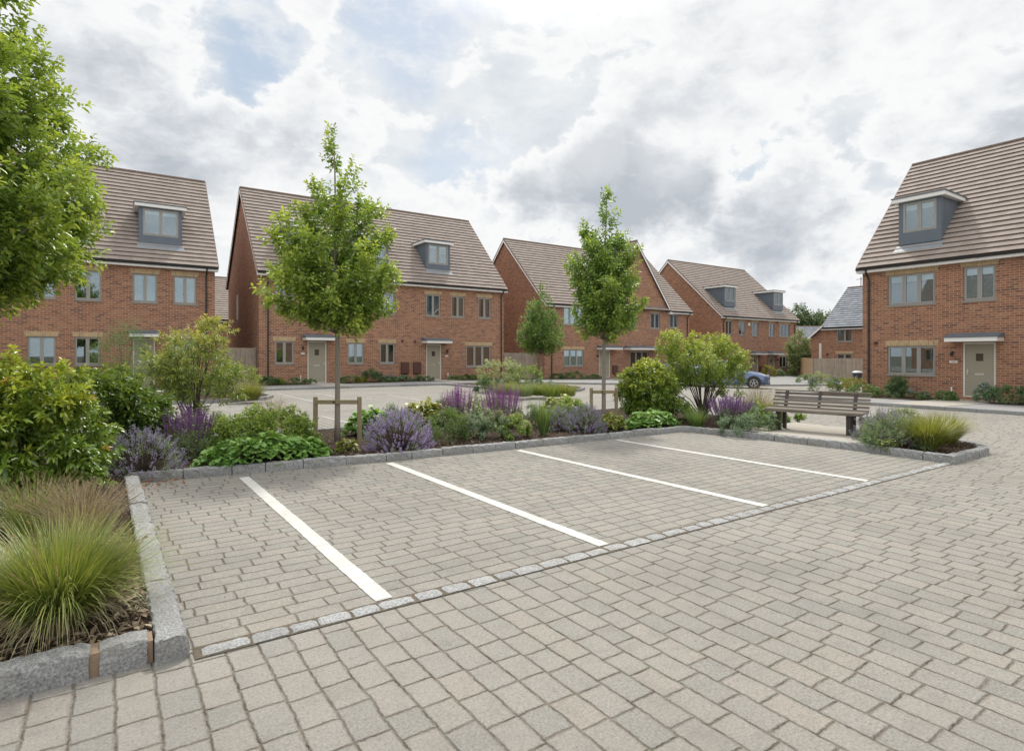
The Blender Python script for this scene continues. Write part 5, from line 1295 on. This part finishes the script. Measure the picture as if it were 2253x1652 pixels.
# ---- strips in front of the houses
def bush_row(items, Y=None, X=None, z=.1):
    for (px, w, top, leaf, nm, lab, *fl) in items:
        x, y, D = atY(px, Y) if Y else atX(px, X)
        h = max(.3, (zat(top, D)-z-gz(x))*1.22); r = w/2*px2m(D)*1.15
        mound(nm, lab, 'shrub', x, y, z+gz(x), r, h, leaf, min(r, .6), 560, .085 if D > 25 else .065, .4, 6, 'lq', flower=(fl[0] if fl else None), nfl=90, petal=.03)
bush_row([(592, 40, 832, 'dark', 'rounded_shrub', 'dark round bush at the left downpipe of the three dormer house'),
          (613, 20, 840, 'lime', 'rounded_shrub', 'tiny lime bush next to the dark round bush of the three dormer house'),
          (660, 64, 838, 'herb', 'low_shrub', 'low green bush left of the first beige door'),
          (768, 52, 830, 'olive', 'low_shrub', 'pale green bush right of the first beige door'),
          (793, 26, 832, 'gold', 'low_shrub', 'small yellowish bush beside the pale green one on the house strip'),
          (818, 46, 817, 'dark', 'rounded_shrub', 'dark pointed bush in the middle of the house strip'),
          (852, 44, 830, 'dull', 'lavender_bush', 'grey-mauve bush next to the dark pointed one', 'laveg'),
          (885, 50, 830, 'silver', 'low_shrub', 'grey-green bush below the meter boxes'),
          (932, 42, 829, 'herb', 'low_shrub', 'green bush right below the second beige door frame'),
          (1003, 34, 832, 'olive', 'low_shrub', 'small olive bush right of the second beige door'),
          (1033, 42, 829, 'blade', 'low_shrub', 'bright green bush under the triple window of the three dormer house')], Y=31.9, z=.1)
bush_row([(60, 90, 800, 'box', 'low_shrub', 'low hedge under the lower windows of the leftmost house'), (430, 60, 815, 'herb', 'low_shrub', 'green bush at the right corner of the leftmost house')], Y=31.9)
bush_row([(1225, 30, 824, 'dark', 'low_shrub', 'dark bush at the left corner of the gabled house'), (1262, 50, 820, 'dull', 'low_shrub', 'grey-green bush under the lower triple window of the gabled house'), (1305, 34, 826, 'herb', 'low_shrub', 'small green bush left of the gabled house door')], Y=31.6, z=.1)
bush_row([(1692, 26, 805, 'gold', 'low_shrub', 'yellow bush before the meter boxes of the farthest row house'), (1712, 22, 815, 'herb', 'low_shrub', 'green bush beside the door of the farthest row house'),
          (1735, 36, 815, 'dull', 'low_shrub', 'grey-green bush under the triple window of the farthest row house'), (1757, 26, 809, 'dark', 'low_shrub', 'dark bush at the right downpipe of the farthest row house')], Y=29.5, z=.1)
for (px, D, r, h, lf, lab) in ((1806, 39, 1.1, .75, 'varieg', 'pale variegated bush against the long fence'), (1775, 40, .7, .6, 'herb', 'green bush where the two right fences meet'), (1850, 40, 1.5, .3, 'dull', 'low dull growth along the foot of the long fence')):
    x, y = atD(px, D); mound('low_shrub', lab, 'shrub', x, y, .1+gz(x), r, h, lf, .6, 380, .09, .4, 6, 'lq')
# corner bed of the right house
for (px, D, r, h, lf, nm, lab, fl) in ((1812, 24.8, .62, .75, 'dull', 'lavender_bush', 'grey-green lavender at the left tip of the corner bed by the right house', 'laveg'), (1850, 24.6, .55, .62, 'lime', 'low_shrub', 'yellow-green bush in the corner bed by the right house', None),
        (1882, 24.0, .5, .60, 'gold', 'low_shrub', 'golden bush nearest the corner of the right house', None), (1897, 23.0, .55, .38, 'blade', 'low_shrub', 'low green bush below the downpipe of the right house', None)):
    x, y = atD(px, D); mound(nm, lab, 'shrub', x, y, .1, r, h, lf, None, 520, .06, .4, 6, 'lq', flower=fl, nfl=150, petal=.03)
bush_row([(1935, 60, 866, 'herb', 'low_shrub', 'low green bush under the left end of the lower triple window of the right house'),
          (2005, 60, 868, 'dull', 'low_shrub', 'low grey-green bush under the triple window of the right house', 'laveg'), (2060, 58, 868, 'dull', 'low_shrub', 'low heathery bush left of the white vent pipe'),
          (2090, 24, 874, 'dull', 'low_shrub', 'tiny dusky plant left of the right house door'),
          (2172, 42, 852, 'silver', 'lavender_bush', 'grey lavender just right of the right house door', 'laveg'),
          (2212, 92, 856, 'dark', 'rounded_shrub', 'dark green dome of rosemary right of the grey lavender'), (2262, 60, 860, 'dark', 'rounded_shrub', 'dark green dome cut off by the right edge of the photo')], X=25.2, z=.1)
x, y, D = atX(1973, 25.4); h_ = zat(829, D)-.1
tree('dwarf_conifer', 'small dark cone-shaped conifer under the triple window of the right house', x, y, .1, [(.05, .33), (.25, .36), (.5, .26), (.8, .14), (h_, .02)], .02, 'dark', 40, (0, 0), .05, .35, .07, 12, 6, seed=9, shape='lq', top=h_, elev=15)

# ---- mulch
def inpoly(x, y, poly):
    c = False; n = len(poly); j = n-1
    for i in range(n):
        if (poly[i][1] > y) != (poly[j][1] > y) and x < (poly[j][0]-poly[i][0])*(y-poly[i][1])/(poly[j][1]-poly[i][1])+poly[i][0]: c = not c
        j = i
    return c
def chips(name, label, poly, n, bx, size, mat, z=.10, weight=None):
    P = []
    while len(P) < n:
        x, y = rnd.uniform(bx[0], bx[1]), rnd.uniform(bx[2], bx[3])
        if inpoly(x, y, poly) and not inpoly(x, y, PAD): P.append((x, y, z+rnd.uniform(-.005, .022)))
    P = np.array(P); A = NR.normal(0, 1, (len(P), 3)); A[:, 2] *= .22
    o = leaf_object(name, mat, None, P, A, size*NR.uniform(.5, 1.4, len(P)), size*.42, 0, 'lq', .12, .0, None, .35)
    tag(o, label, 'mulch', None, 'stuff'); return o
chips('bark_mulch', 'dark bark chips covering the soil of the beds', BED, 26000, (-1.5, 12.7, 3.7, 12.2), .038, M['chips'])
chips('dry_thatch', 'straw coloured plant litter on the soil in the front left corner bed', [(-4, 3.8), (.2, 3.8), (.2, 6.2), (-4, 6.2)], 5200, (-2.5, .2, 3.8, 6.0), .07, M['straw'], .095)
chips('fallen_leaves', 'few brown fallen leaves lying in the back left corner of the bay', [(.22, 8.2), (.75, 8.2), (.75, 8.95), (.22, 8.95)], 70, (.25, .75, 8.25, 8.9), .06, M['deadleaf'], .018)
LT = [(.4, 3.8), (10.3, 3.8), (10.3, 8.2), (.4, 8.4)]
o = chips('fallen_leaves', 'tiny bits of leaf litter scattered on the bay paving', LT, 110, (.4, 10.3, 3.8, 8.3), .022, M['deadleaf'], .012)

# ------------------------------------------------------------------ bench
def bench():
    # local x along the bench, +y = back; faces the bay
    a, b = Vector(at(1678, 948, .128)[:2]), Vector(at(1880, 962, .128)[:2])
    g = empty('park_bench', (11.52, 6.16, .128), math.atan2(-1.24, .26)); tag(g, 'weathered grey slatted timber bench with backrest, facing the parking bays', 'bench')
    W = 1.78; st = MB()
    for i, (yy, zz) in enumerate(((-.24, .418), (-.15, .425), (-.06, .425), (.03, .42), (.12, .412))):
        st.cbox(-W/2, W/2, yy-.038, yy+.038, zz-.018, zz+.018, .006)
    st.cbox(-W/2, W/2, -.300, -.281, .375, .435, .006)
    st.build('seat', M['bench'], g)
    bk = MB()
    for i in range(5):
        t_ = i/4; yy = .175+.14*t_+.03*t_*t_; zz = .44+.28*t_
        bk.obox((0, yy, zz), (1, 0, 0), (0, .34, .94), (0, -.94, .34), W/2, .0225, .013)
    bk.obox((0, .348, .778), (1, 0, 0), (0, 1, 0), (0, 0, 1), W/2, .030, .012)
    bk.build('backrest', M['bench'], g)
    for xx in (-.64, .64):
        l = MB(); l.cbox(xx-.045, xx+.045, -.22, -.13, 0, .398, .008); l.build('leg', M['benchleg'], g)
        l = MB(); l.cbox(xx-.035, xx+.035, .12, .19, 0, .395, .008); l.obox((xx, .262, .58), (1, 0, 0), (0, .36, .93), (0, -.93, .36), .03, .22, .018); l.build('back_leg', M['benchleg'], g)
        l = MB(); l.cbox(xx-.03, xx+.03, -.27, .16, .362, .3985, .004); l.build('seat_bearer', M['benchleg'], g)
    l = MB(); l.obox((0, .262, .60), (1, 0, 0), (0, .36, .93), (0, -.93, .36), .025, .20, .014); l.build('back_support', M['benchleg'], g)
    return g
bench()

# ------------------------------------------------------------------ litter bin
x, y = atD(1886, 31.5)
g = empty('litter_bin', (x, y, .1+gz(x)-.0)); tag(g, 'dark blue-grey litter bin with pale domed lid by the corner of the right house', 'bin')
mb = MB(); mb.lathe([(0, .18), (.20, .18), (.235, .82), (.25, .82), (.25, .86), (.0, .86)], 20); mb.build('bin_body', M['binblue'], g, smooth=False)
mb = MB(); mb.lathe([(.262, .862), (.262, .90), (.20, .95), (.08, .975), (0, .98)], 20); mb.build('lid', M['binlid'], g)
mb = MB(); mb.tube([(0, 0, 0), (0, 0, .18)], .05, 10); mb.build('post', M['black'], g)

# ------------------------------------------------------------------ cars
def carpaint(name, col):
    m, t, p, o = newmat(name); p.inputs['Base Color'].default_value = c4(col); p.inputs['Metallic'].default_value = .35; p.inputs['Roughness'].default_value = .3
    p.inputs['Coat Weight'].default_value = 1; p.inputs['Coat Roughness'].default_value = .04
    t.set(p.inputs['Base Color'], t.mix(t.noise(t.n('ShaderNodeTexCoord').outputs['Object'], 3, 3), tuple(c*.93 for c in col), tuple(min(1, c*1.07) for c in col)))
    return m
M['cglass'] = plain('car_glass', (.025, .032, .04), .05, 0, .1, 2, 0, .9)
M['lens'] = plain('headlight_lens', (.55, .58, .62), .12, .2, .1, 10)
M['rim'] = plain('alloy_rim', (.42, .42, .44), .3, .8, .05, 10)
M['plate'] = plain('number_plate_white', (.72, .72, .70), .5, 0, .03, 5)
def car(label, loc, rz, paint):
    g = empty('parked_car', loc, rz); tag(g, label, 'car', 'cars parked beyond the middle of the bed')
    # stations: x, z_bottom, z_shoulder, z_roof, half width, half width at roof
    S = [(2.12, .34, .56, .58, .52, .40), (2.05, .24, .62, .66, .72, .55), (1.85, .20, .68, .76, .82, .66), (1.5, .20, .76, .87, .87, .70), (1.1, .20, .84, .95, .88, .68), (.85, .20, .88, 1.02, .88, .62),
         (.45, .20, .92, 1.24, .88, .60), (.1, .20, .93, 1.40, .88, .60), (-.4, .20, .94, 1.47, .88, .60), (-1.0, .20, .95, 1.46, .88, .60), (-1.45, .22, .97, 1.38, .87, .59), (-1.8, .26, .98, 1.20, .84, .62), (-2.02, .34, .95, 1.0, .78, .66), (-2.1, .42, .74, .78, .68, .58)]
    secs = []
    for (x, zb, zs_, zr, w, wr) in S:
        secs.append([(x, w*.90, zb), (x, w, zb+.14), (x, w*1.01, (zb+zs_)/2+.05), (x, w*.97, zs_), (x, (w*.97+wr)/2+.01, (zs_+zr)/2+.01), (x, wr, zr-.02), (x, wr*.5, zr+.012), (x, 0, zr+.02)])
    b = MB(); gl = MB()
    def arch(x, z): return any((x-ax)**2+(z-.32)**2 < .40**2 for ax in (1.32, -1.28))
    for s_ in (1, -1):
        for i in range(len(S)-1):
            for k in range(7):
                q = [secs[i][k], secs[i][k+1], secs[i+1][k+1], secs[i+1][k]]; q = [(p[0], p[1]*s_, p[2]) for p in q]
                if s_ > 0: q = q[::-1]
                isg = (k in (3, 4) and -1.5 < (S[i][0]+S[i+1][0])/2 < .75) or (k in (5, 6, 4) and .1 < (S[i][0]+S[i+1][0])/2 < .8) or (k in (5, 6) and -1.85 < (S[i][0]+S[i+1][0])/2 < -1.4)
                (gl if isg else b).face(q)
    b.face([(p[0], p[1], p[2]) for p in secs[0]]+[(p[0], -p[1], p[2]) for p in secs[0][::-1]][1:]); b.face(([(p[0], p[1], p[2]) for p in secs[-1]]+[(p[0], -p[1], p[2]) for p in secs[-1][::-1]][1:])[::-1])
    bo = b.build('body', paint, g); gl.build('windows', M['cglass'], g)
    for sd in (1, -1):
        for ax in (1.32, -1.28):
            a = MB(); a.tube([(ax, sd*.62, .33), (ax, sd*.892, .33)], .375, 22); a.build('wheel_arch', M['black'], bo)
            w = MB(); w.tube([(ax, sd*.68, .31), (ax, sd*.70, .31), (ax, sd*.88, .31), (ax, sd*.905, .31)], [.27, .31, .31, .275], 24); wo = w.build('wheel', M['rubber'], g)
            r_ = MB(); r_.tube([(ax, sd*.895, .31), (ax, sd*.912, .31)], .06, 10)
            for k in range(5):
                an = k*2*math.pi/5+.3; r_.obox((ax+.11*math.cos(an), sd*.909, .31+.11*math.sin(an)), (math.cos(an), 0, math.sin(an)), (0, 1, 0), (-math.sin(an), 0, math.cos(an)), .10, .004, .026)
            m_ = 24
            for k in range(m_):
                a0, a1 = 2*math.pi*k/m_, 2*math.pi*(k+1)/m_; r_.face([(ax+q*math.cos(a_), sd*.909, .31+q*math.sin(a_)) for q, a_ in ((.18, a0), (.215, a0), (.215, a1), (.18, a1))])
            r_.build('rim', M['rim'], wo)
        l = MB(); l.obox((1.93, sd*.62, .665), (.62, sd*-.5, .12), (.5, .8*sd, 0), (0, 0, 1), .16, .055, .055); l.build('headlight', M['lens'], g)
        l = MB(); l.obox((.62, sd*.97, 1.0), (1, 0, 0), (0, 1, 0), (0, 0, 1), .06, .09, .055); l.build('wing_mirror', paint, g)
        l = MB(); l.obox((-2.0, sd*.66, .86), (.5, sd*-.4, 0), (.4, .8*sd, 0), (0, 0, 1), .05, .10, .08); l.build('rear_light', M['vent'], g)
    l = MB(); l.cbox(2.06, 2.13, -.42, .42, .50, .60, .01); l.build('grille', M['black'], g)
    l = MB(); l.cbox(2.04, 2.13, -.50, .50, .22, .34, .01); l.build('bumper_intake', M['black'], g)
    l = MB(); l.cbox(2.125, 2.14, -.26, .26, .40, .49, .003); l.build('number_plate', M['plate'], g)
    for sd in (1, -1):
        l = MB(); l.tube([(.82, sd*.64, 1.03), (.45, sd*.615, 1.25), (.1, sd*.612, 1.41), (-.4, sd*.61, 1.475), (-1.0, sd*.61, 1.465), (-1.5, sd*.61, 1.35)], .02, 5); l.tube([(-.25, sd*.875, .94), (-.3, sd*.62, 1.45)], .026, 5); l.build('roof_pillar', paint, g)
        l = MB(); l.cbox(-.28, -.10, sd*.885-.012, sd*.885+.012, .80, .83, .004); l.build('door_handle', paint, g)
    return g
cx_, cy_ = atD(1604, 33.2)
hd = math.atan2(-.85, .52)
car('light metallic blue hatchback with its front showing right of the open yellow-green shrub', (cx_, cy_, gz(cx_)+.004), hd, carpaint('car_paint_light_blue', (.10, .15, .28)))
cx_, cy_ = atD(1512, 34.5)
car('dark navy car half hidden behind the evergreen shrub, left of the light blue one', (cx_, cy_, gz(cx_)+.004), hd+.1, carpaint('car_paint_navy', (.025, .03, .07)))

# ------------------------------------------------------------------ camera
cam = bpy.data.cameras.new('camera'); co = bpy.data.objects.new('camera', cam); COL.objects.link(co)
co.location = (0, 0, CH); co.rotation_euler = (math.pi/2, 0, -(math.pi/2-math.atan2(FV[1], FV[0])))
cam.sensor_width = 36; cam.lens = 36*FP/2253.0; cam.shift_y = -(826-HY)/2253.0; cam.clip_start = .05; cam.clip_end = 3000
scene.camera = co

# ------------------------------------------------------------------ light
AZ, EL = R(50), R(54)
sd = Vector((math.cos(AZ)*math.cos(EL), math.sin(AZ)*math.cos(EL), math.sin(EL)))
sl = bpy.data.lights.new('sun', 'SUN'); sl.energy = 3.0; sl.angle = R(5); sl.color = (1, .955, .88)
so = bpy.data.objects.new('sun', sl); COL.objects.link(so); so.rotation_euler = (-sd).to_track_quat('-Z', 'Y').to_euler(); so.location = sd*60

def px_dir(px, py):
    a = (px-CX)/FP; b = (HY-py)/FP; v = Vector((FV[0]+RV[0]*a, FV[1]+RV[1]*a, b)); return v.normalized()
W = bpy.data.worlds.new('World'); scene.world = W; W.use_nodes = True
t = NT(W.node_tree); out = t.n('ShaderNodeOutputWorld'); bg = t.n('ShaderNodeBackground'); t.nt.links.new(bg.outputs[0], out.inputs[0])
sky = t.n('ShaderNodeTexSky', sky_type='NISHITA', sun_disc=False); sky.sun_elevation = EL; sky.sun_rotation = math.pi/2-AZ; sky.air_density = 1.2; sky.dust_density = 1.5
SKYS = .08
d = t.vm('NORMALIZE', t.n('ShaderNodeTexCoord').outputs['Generated'])
sp = t.n('ShaderNodeSeparateXYZ'); t.set(sp.inputs[0], d); dz = sp.outputs[2]
pc = t.vm('MULTIPLY', d, (1.0, 1.0, 1.7))
wp = t.vm('ADD', pc, t.vm('SCALE', t.vm('SUBTRACT', t.noise(pc, 6.0, 4, .55, 1), (.5, .5, .5)), .07))
n1 = t.noise(wp, 4.6, 12, .60); n2 = t.noise(t.vm('ADD', wp, (7.3, 2.1, 4.4)), 10, 10, .62); n3 = t.noise(t.vm('ADD', pc, (1.7, 9.1, 0)), 2.2, 8, .55)
dw = t.vm('NORMALIZE', t.vm('ADD', t.vm('ADD', d, t.vm('SCALE', t.vm('SUBTRACT', t.noise(d, 7, 6, .6, 1), (.5, .5, .5)), .13)), t.vm('SCALE', t.vm('SUBTRACT', t.noise(d, 22, 5, .65, 1), (.5, .5, .5)), .05)))
def patch(lst):
    acc = None
    for (px, py, rad, amt) in lst:
        v = px_dir(px, py); c = t.vm('DOT_PRODUCT', dw, tuple(v), out=1)
        ca = math.cos(rad/FP); m_ = t.mr(c, math.cos(rad*1.5/FP), math.cos(rad*.3/FP), 0, amt, True)
        acc = m_ if acc is None else t.math('MAXIMUM', acc, m_)
    return acc
blue = patch([(555, 100, 85, 1), (500, 70, 50, .7), (880, 45, 105, 1), (960, 20, 70, .8), (985, 350, 62, .75), (1075, 360, 50, .6), (1655, 370, 60, .55), (470, 275, 60, .35), (1610, 620, 60, .3)])
grey = patch([(1190, 425, 75, .8), (1290, 395, 95, 1), (1400, 420, 95, 1), (1500, 400, 85, .85), (1340, 340, 60, .7), (1690, 500, 90, .85), (1810, 490, 80, .7), (1900, 470, 70, .5), (1380, 150, 110, .45), (2100, 250, 110, .55), (2210, 200, 100, .5), (600, 210, 90, .35), (250, 120, 220, .35), (100, 60, 150, .3), (2180, 60, 120, .3), (1650, 560, 60, .5), (1000, 480, 70, .3), (360, 330, 150, .25)])
white = patch([(1170, 320, 80, .6), (1300, 290, 90, .7), (1480, 300, 90, .6), (980, 120, 110, .6), (740, 170, 110, .5), (700, 40, 90, .5), (1590, 300, 70, .5), (1800, 150, 200, .5), (1500, 60, 200, .5), (560, 420, 100, .35), (1030, 430, 60, .5), (1750, 420, 60, .5)])
back_ = t.ramp(t.math('ADD', t.math('MULTIPLY', n3, .6), t.math('MULTIPLY', n2, .4)), [(.36, (.66, .715, .77)), (.48, (.82, .85, .875)), (.60, (.94, .95, .955))])
skyc = t.vm('SCALE', sky.outputs[0], SKYS)
holes = t.math('MULTIPLY', blue, t.mr(n2, .44, .60, .66, .18))
back_ = t.mix(holes, back_, t.vm('ADD', skyc, (.10, .15, .19)))
Dn = t.math('ADD', t.math('ADD', n1, t.math('MULTIPLY', t.math('SUBTRACT', n2, .5), .35)), t.math('MULTIPLY', grey, .27))
Dn = t.math('SUBTRACT', Dn, t.math('MULTIPLY', blue, .16))
Dn = t.math('ADD', Dn, t.math('MULTIPLY', white, .03))
mask = t.mr(Dn, .455, .535, 0, 1, True)
cloud = t.ramp(Dn, [(.47, (.985, .985, .985)), (.56, (.945, .95, .955)), (.63, (.84, .86, .88)), (.71, (.67, .70, .74)), (.82, (.50, .545, .60))])
cloud = t.mix(t.math('MULTIPLY', white, .6), cloud, (.97, .97, .97))
cloud = t.mix(mask, back_, cloud)
# bright thin overcast high up and towards the sun
zen = t.mr(dz, .56, .95, 1.0, 1.9, True)
sunp = t.vm('DOT_PRODUCT', d, tuple(sd), out=1)
zen = t.math('ADD', zen, t.mr(sunp, .90, 1.0, 0, 2.2, True))
col = t.mix(t.mr(dz, 0, .14, .5, 0, True), cloud, (.76, .80, .84))
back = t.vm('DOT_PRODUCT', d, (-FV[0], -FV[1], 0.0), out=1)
zen = t.math('ADD', zen, t.mr(back, -.1, .6, 0, .40, True))   # unseen sky behind the camera brightened, added fill light for the facades
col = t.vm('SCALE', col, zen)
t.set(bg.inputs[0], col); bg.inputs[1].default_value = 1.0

scene.view_settings.view_transform = 'Standard'; scene.view_settings.look = 'None'; scene.view_settings.exposure = 0.0; scene.view_settings.gamma = 1
scene.cycles.max_bounces = 8; scene.cycles.transparent_max_bounces = 12
